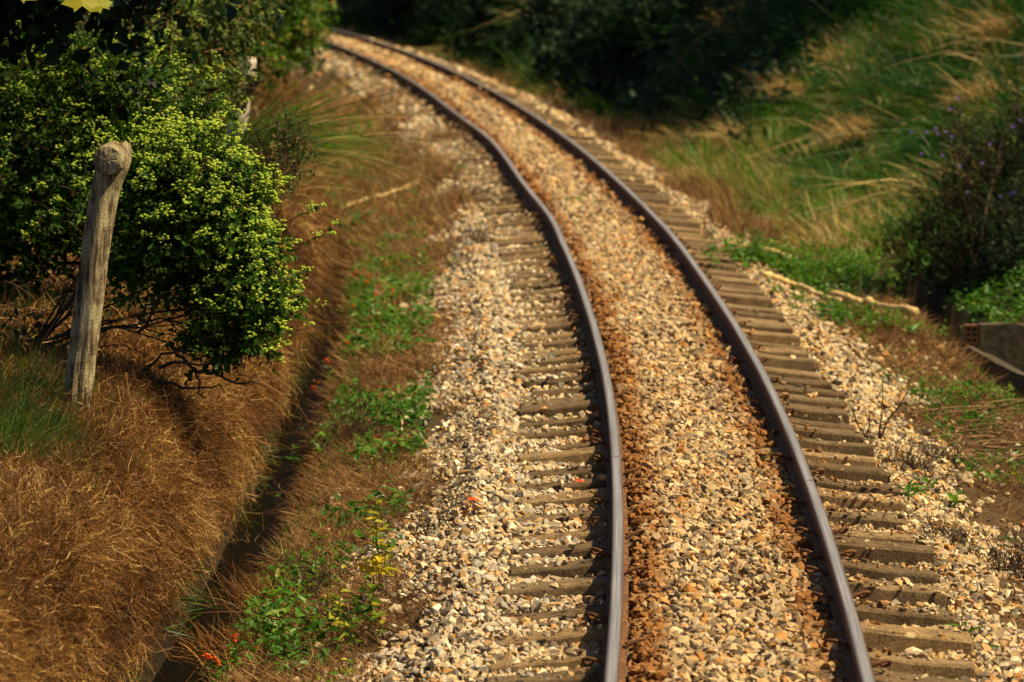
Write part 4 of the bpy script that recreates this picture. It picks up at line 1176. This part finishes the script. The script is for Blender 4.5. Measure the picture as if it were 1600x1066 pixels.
# ================================================================== STALKS, TWIGS AND DRY BUSHES
def stalk(label, pts, r, name='dead_stalk', group='bleached dead stalks lying beside the track', mat='stalk', lift=.075):
    g_ = [ground(u, v)[2] + UP * lift for u, v in pts]
    t = np.linspace(0, 1, len(g_)); tt = np.linspace(0, 1, 16)
    q = np.stack([np.interp(tt, t, np.array(g_)[:, i]) for i in range(3)], -1) + rng.normal(size=(16, 3)) * .008
    mb = MB(); V, T = tube(q, r * (1 + .25 * rng.normal(size=16) * .5), 7); mb.add(V, T)
    o = mb.build(name, M[mat], None, True)
    return tag(o, label, 'stalk', group)
stalk('pale dead stalk lying by the sleeper ends, highest of the three across the track', [(1134, 392), (1180, 402), (1232, 414)], .034)
stalk('long bleached stalk lying along the edge of the stone bed below the green weeds', [(1190, 438), (1245, 459), (1309, 484)], .030)
stalk('thick split stalk with dark gaps pointing at the drain opening', [(1298, 474), (1360, 488), (1428, 500)], .042)
stalk('pale curved stalk lying across the dry verge on the ditch side', [(528, 334), (600, 314), (660, 292), (705, 286)], .026, mat='stalk')

# grey-green strap-leaved rosette
c = ground(1343, 474)[2]
t = thing('agave', 'grey-green rosette of stiff strap leaves beside the thick split stalk', 'plant', c)
mb = MB()
for (dx, dz, L, W) in ((-.55, .45, .50, .05), (.02, .95, .42, .05), (-.75, .25, .38, .04), (.5, .55, .25, .035), (-.2, .9, .22, .03)):
    blades(mb, c[None], unit(np.array([[dx, -.15, dz]])), np.array([[dx * .1, 0, -.12]]), L, W, rng.random(1), 6, np.array([[.5 * dz, -.7, -.5 * dx]]))
mb.build('leaves', M['agave'], t)

def dry_bush(label, u, v, n, h, spread, mat='twig', group='blackened dead bushes in the stones', name='dead_bush', cat='dead bush'):
    c = ground(u, v)[2]
    t = thing(name, label, cat, c, group)
    mb = MB()
    for i in range(n):
        b_ = c + np.array([rng.normal() * spread * .7, rng.normal() * spread * 1.2, -.02]); 
        b_[2] = gz(*untrack(b_[0], b_[1])) - .01
        e = b_ + unit(np.array([rng.normal() * .55, rng.normal() * .55, 1.0])) * h * (.5 + .7 * rng.random())
        p = limb(mb, b_, e, .0032, .0014, jit=.05, n=6, seg=3)
        for k in range(4):
            q = p[rng.integers(1, 6)]
            p2 = limb(mb, q, q + unit(rnorm(1, .8)[0] + UP * .7) * h * .35 * (.5 + rng.random()), .0022, .001, jit=.03, n=4, seg=3)
    mb.build('twigs', M[mat], t)
dry_bush('blackened dead bush at the end of the sleepers, behind the small green sprout', 1420, 735, 60, .15, .10)
dry_bush('dark dead bush between the sprouts and the drying grass at the right', 1470, 722, 40, .13, .10)
dry_bush('charred low bush on the stones right of the sleeper ends', 1490, 850, 60, .12, .09)
dry_bush('dark brittle bush at the lower right edge', 1590, 900, 70, .20, .10)
dry_bush('sparse blackened stems tuft standing in the stones left of the curve', 748, 384, 46, .20, .07)
dry_bush('far dark tuft in the stones near the ditch-side rail', 738, 318, 60, .20, .16)
dry_bush('brown brittle stems standing in dead grass beside the water', 540, 690, 60, .30, .16, 'twig', 'dry stems along the ditch')
dry_bush('dark stems rising in the dead grass left of the yellow-leaved weed', 500, 930, 60, .22, .14, 'twig', 'dry stems along the ditch')
dry_bush('thin dark twigs lying over the stones beside the yellow-leaved weed', 690, 820, 40, .10, .12, 'twig', 'dry stems along the ditch')
dry_bush('rust-brown stems against the foot of the ditch beside the red leaf', 425, 905, 50, .26, .10, 'twig_pale', 'dry stems along the ditch')

def bare_twig(label, u, v, tips, Y=None):
    c = ground(u, v)[2]
    t = thing('bare_twig', label, 'twig', c, 'bare dark twigs at the sleeper ends')
    for (tu, tv) in tips:
        mb = MB()
        e = atY(tu, tv, c[1] + .1 * rng.normal())
        p = limb(mb, c, e, .006, .003, jit=.03, n=8, seg=5)
        q = p[5]; limb(mb, q, q + unit(e - c + rnorm(1, .12)[0]) * .07, .003, .0015, jit=.02, n=5, seg=4)
        mb.build('twig', M['twig'], t)
bare_twig('forked bare twig standing at the sleeper ends, reaching right', 1372, 690, ((1384, 592), (1425, 605), (1400, 640)))
bare_twig('stubby bare twig left of the forked one at the sleeper ends', 1356, 690, ((1352, 632), (1328, 640)))
bare_twig('lone short twig on the stones beside the outer rail', 1222, 612, ((1226, 586),))

# dry sticks heaped at the right edge
mb = MB()
for i in range(70):
    u, v = 1470 + 150 * rng.random(), 640 + 90 * rng.random()
    c = ground(u, v)[2] + UP * (.01 + .06 * rng.random()); a = rng.normal() * .5
    L = .08 + .22 * rng.random()
    limb(mb, c - np.array([math.cos(a), math.sin(a), 0]) * L, c + np.array([math.cos(a), math.sin(a), .12 * rng.normal()]) * L, .005 + .004 * rng.random(), .003, jit=.04, n=5, seg=5)
tag(mb.build('stick_litter', M['twig_pale']), 'dry sticks and husks littering the verge at the right edge', kind='stuff')

# ================================================================== WEEDS
def weed(name, label, u, v, stems, h, leafL, leafW, mat='leaf_bright', k=5, spread=.05, flowers=None, group=None, lean=.35, tint=.5, nf=4):
    leafL, leafW, h = leafL * 1.6, leafW * 1.6, h * 1.1
    if stems > 14: stems = int(stems * 2.2)
    nf = int(nf * 1.8)
    c = ground(u, v)[2]
    t = thing(name, label, 'weed', c, group)
    st, lf, fl = MB(), MB(), MB()
    for i in range(stems):
        b_ = c + np.array([rng.normal() * spread, rng.normal() * spread * 1.6, 0])
        b_[2] = gz(*untrack(b_[0], b_[1])) - .01
        e = b_ + unit(np.array([rng.normal() * lean, rng.normal() * lean, 1.0])) * h * (.55 + .6 * rng.random())
        st = MB()
        p = limb(st, b_, e, .0030, .0016, jit=.03, n=8, seg=4)
        st.build('stem', M['leaf'], t, True)
        j = np.linspace(2, 7, k).astype(int)
        a = rng.random() * 6.28 + np.arange(k) * 2.4
        ax = np.stack([np.cos(a), np.sin(a), .35 + .3 * rng.normal(size=k)], -1)
        sc = (1.15 - .6 * np.linspace(0, 1, k)) * (.7 + .5 * rng.random(k))
        leaves(lf, p[j], ax, UP + rnorm(k, .25), leafL * sc, leafW * sc, np.clip(tint + rng.normal(size=k) * .22, 0, 1))
        if flowers and i < nf:
            n_ = 6
            fl = MB(); blobs(fl, p[-1] + UP * .01 + rnorm(n_, .010), .0095, .008, rng.random(n_))
            fl.build('flower', M[flowers], t)
    lf.build('leaves', M[mat], t)
G_D, G_S, G_R = 'green weeds along the ditch', 'sprouts on the stones', 'weeds at the foot of the bank'
weed('leafy_weed', 'broad-leaved weed leaning over the ditch, lowest of the big-leaved ones', 428, 835, 5, .28, .085, .034, k=5, group=G_D)
weed('leafy_weed', 'broad-leaved weed with pale pointed leaves in the middle of the row by the ditch', 462, 775, 6, .28, .085, .034, k=5, group=G_D)
weed('leafy_weed', 'upright weed with large leaves beside the ditch under red flowers', 492, 725, 5, .26, .075, .03, k=5, group=G_D, flowers='orange', nf=1)
weed('flowering_weed', 'weed with small red flowers hanging over the dark water', 490, 655, 5, .22, .05, .025, group=G_D, flowers='orange', spread=.08, nf=5)
weed('flowering_weed', 'low weed clump with a red flower at the very bottom beside the ditch', 355, 1062, 8, .16, .04, .022, group=G_D, flowers='orange', spread=.10, nf=2)
weed('low_weed', 'low bright weed patch at the ditch bend under the red leaf', 450, 905, 12, .12, .05, .026, group=G_D, spread=.13)
weed('low_weed', 'small green weeds in dead grass right of the red leaf', 520, 880, 8, .12, .05, .026, group=G_D, spread=.10)
weed('flowering_weed', 'lush green weed patch with orange flowers beside the ditch, largest on the verge', 555, 500, 34, .24, .055, .032, group=G_D, flowers='orange', spread=.24, nf=5)
weed('flowering_weed', 'green weed patch with orange flowers just above the largest one', 590, 455, 22, .22, .055, .032, group=G_D, flowers='orange', spread=.20, nf=3)
weed('flowering_weed', 'dark green weed patch below the largest one on the verge', 548, 570, 22, .22, .05, .028, group=G_D, flowers='orange', spread=.18, nf=3)
weed('low_weed', 'green weed clump at the right tip of the patch beside the stones', 610, 560, 9, .14, .05, .026, group=G_D, spread=.10)
weed('low_weed', 'small blurred green clump on the verge below the pale curved stalk', 620, 365, 14, .22, .06, .035, group=G_D, spread=.16)
weed('low_weed', 'blurred green weeds where the ditch bends out of sight', 545, 425, 14, .2, .06, .035, group=G_D, spread=.2)
weed('low_weed', 'blurred green weeds around the pale curved stalk', 585, 330, 12, .22, .06, .035, group=G_D, spread=.25)
weed('low_weed', 'far green weeds beside the dry verge near the thorny shrub', 530, 245, 20, .3, .08, .045, group=G_D, spread=.4)
weed('low_weed', 'small dark green tuft in the stones beyond the pale curved stalk', 700, 270, 12, .10, .06, .035, group=G_D, spread=.2)
weed('sprout', 'single pointed green sprout in dead grass at the edge of the stones', 592, 790, 3, .15, .08, .035, group=G_S, k=4)
weed('yellow_leaved_weed', 'weed with bright yellow top leaves on the edge of the stones', 600, 935, 4, .44, .062, .034, 'leaf_yellow', 9, .035, group='yellowing weeds', tint=.80, lean=.08)
weed('yellow_leaved_weed', 'yellow-green bushy weed below the one with bright yellow top leaves', 580, 1005, 7, .26, .05, .026, 'leaf_yellow', 7, .07, group='yellowing weeds', tint=.38)
weed('yellow_leaved_weed', 'thin yellowing weed left of the bushy one', 535, 975, 4, .27, .05, .028, 'leaf_yellow', 6, .05, group='yellowing weeds', tint=.5)
weed('yellow_leaved_weed', 'yellow-green seedling at the bottom edge near the ditch', 545, 1062, 5, .10, .05, .028, 'leaf_yellow', 4, .06, group='yellowing weeds', tint=.45)
weed('sprout', 'leafy green sprout at the sleeper end in front of the blackened bush', 1410, 775, 4, .14, .065, .026, group=G_S, k=5)
weed('sprout', 'thin-leaved sprout right of the leafy one, beyond the charred bush', 1490, 795, 3, .12, .06, .02, group=G_S, k=4)
weed('sprout', 'tiny two-leaved sprout above the stones at the right', 1540, 840, 2, .07, .04, .018, group=G_S, k=3)
weed('sprout', 'sprout with a long leaf beside the lowest outer sleeper ends', 1512, 1015, 2, .12, .09, .032, group=G_S, k=4)
weed('sprout', 'tiny green plant tucked against the ditch-side rail near the bottom', 928, 995, 5, .06, .035, .022, group=G_S, k=4, spread=.03)
weed('sprout', 'small green plant growing beside the outer rail web', 1207, 722, 4, .05, .035, .018, group=G_S, k=4, spread=.02)
weed('low_weed', 'faint green weeds between the rails at the curve', 905, 320, 10, .08, .05, .03, group=G_S, spread=.16)
weed('low_weed', 'bright weed clump at the sleeper ends beside the highest pale stalk', 1195, 420, 32, 0.3, .06, .034, group=G_R, spread=0.26)
weed('low_weed', 'weed bed between the pale stalks across the track', 1255, 440, 44, 0.3, .06, .034, group=G_R, spread=0.36)
weed('low_weed', 'weeds in front of the thick split stalk', 1320, 505, 28, 0.24, .05, .03, group=G_R, spread=0.3)
weed('low_weed', 'weeds behind the grey-green rosette', 1340, 440, 32, 0.3, .06, .034, group=G_R, spread=0.34)
weed('low_weed', 'green leaves clinging to the drain lip right of the split stalk', 1405, 515, 8, .1, .05, .03, group=G_R, spread=.10)
weed('low_weed', 'large low weed bed at the right edge below the drain wall', 1560, 625, 40, .10, .05, .028, group=G_R, spread=.30)
weed('low_weed', 'small dark weed in the dry verge left of the stick litter', 1515, 665, 8, .07, .05, .028, group=G_R, spread=.06)
weed('low_weed', 'round green weed at the foot of the bank beyond the highest stalk', 1275, 350, 22, .22, .07, .045, group=G_R, spread=.18)
weed('low_weed', 'broad green leaves on top of the low block wall', 1530, 495, 7, .14, .07, .035, group=G_R, spread=.10)

# a red dead leaf at the ditch bend, and fallen orange petals on the stones
mb = MB(); c = ground(432, 872)[2] + UP * .06
leaves(mb, c[None], np.array([[.8, -.2, .35]]), np.array([[0, -.7, .7]]), .10, .03, np.array([.1]), .3, .1)
tag(mb.build('dead_leaf', solid_mat('red_dead_leaf', [(.3, (.20, .03, .01)), (.7, (.40, .07, .015))], 30)), 'rust-red dead leaf sticking up at the bend of the ditch', 'leaf')
for lab, u, v in (('orange petal on a sleeper near the ditch-side rail', 905, 776), ('orange petal on the stones left of the sleepers', 738, 805)):
    mb = MB(); c = ground(u, v)[2] + UP * .085
    leaves(mb, np.repeat(c[None], 2, 0), np.array([[1, .2, .2], [-.6, .3, .4]]), np.array([[0, -.5, .8]] * 2), .035, .028, np.array([.2, .6]))
    tag(mb.build('fallen_petal', M['orange']), lab, 'petal')

# clumps of weeds scattered down the verges
for lab, u, v, k_, h_ in (
    ('green weed on the ditch edge just below the flowering shrub, above the red-flowered weed', 505, 610, 9, .22),
    ('green weed beside the dark water, left of the lush orange-flowered patch', 512, 540, 8, .24),
    ('small weed in the dead grass between the lush patch and the stones', 625, 500, 6, .14),
    ('low weed on the verge above the orange-flowered patches', 600, 400, 9, .2),
    ('single weed in dead grass below the dry brittle stems', 560, 720, 5, .16),
    ('leafy weed filling the ditch edge between the two broad-leaved weeds', 445, 810, 6, .24),
    ('weed among dead grass at the bottom of the verge right of the ditch', 440, 1010, 7, .18),
    ('thin weed in dead grass above the yellow-leaved weed', 560, 850, 5, .15)):
    weed('low_weed', lab, u, v, k_, h_, .055, .028, group=G_D, spread=.09)

# wispy brown tufts along both dry verges
for lab, u, v, n_, L_ in (
    ('wispy brown tuft on the far dry verge nearest to the pale bleached post', 590, 165, 240, .55),
    ('wispy brown tuft at the edge of the stones beyond the pale curved stalk', 680, 225, 260, .5),
    ('golden-brown tuft on the verge below the thorny shrub', 545, 285, 220, .45),
    ('brown tuft beside the far dark tuft in the stones', 715, 335, 160, .3),
    ('brown tuft in dead grass beside the stones, below the blurred green clump', 650, 410, 200, .28),
    ('reddish tuft of dead stems at the corner where the ditch bends out of sight', 520, 330, 200, .4)):
    tussock(lab, ground(u, v)[2], n_, L_, .009, M['litter'], (.1, -.1, 0), .5, .6, 'brown tufts on the ditch-side verge', .45, rad=.22)
for lab, u, v, n_, L_ in (
    ('wispy brown tuft at the foot of the dark undergrowth beside the outer rail', 960, 215, 240, .5),
    ('grey-brown tuft at the stone edge right of the dark undergrowth', 1010, 232, 260, .5),
    ('brown tuft of dead weeds left of the sunny bank, beside the outer sleeper ends', 1110, 315, 300, .5),
    ('taller brown dead weeds at the foot of the sunny bank', 1160, 335, 300, .55),
    ('reddish-brown dead weeds between the bank foot and the highest pale stalk', 1220, 375, 280, .4),
    ('brown dead weeds below the creeping ground cover', 1320, 400, 260, .4),
    ('far wispy brown tuft where the shaded bank meets the stones', 820, 135, 240, .6)):
    tussock(lab, ground(u, v)[2], n_, L_, .009, M['litter'], (-.2, -.1, 0), .4, .6, 'brown tufts at the foot of the bank', .40, rad=.26)

# clumps of dead grass slumped into the near end of the ditch
for lab, u, v, n_, L_ in (
    ('dead grass clump slumped across the ditch below the red leaf', 418, 948, 420, .30),
    ('dead grass clump drooping into the bottom end of the ditch', 372, 1030, 420, .30),
    ('small dead grass tuft hanging over the ditch beside the broad-leaved weeds', 405, 890, 260, .22)):
    g_ = ground(u, v)[2]
    tussock(lab, g_, n_, L_, .0055, M['dry'], (-.35, -.1, 0), 1.0, .6, 'dead grass clumps in the ditch', .5, rad=.12)
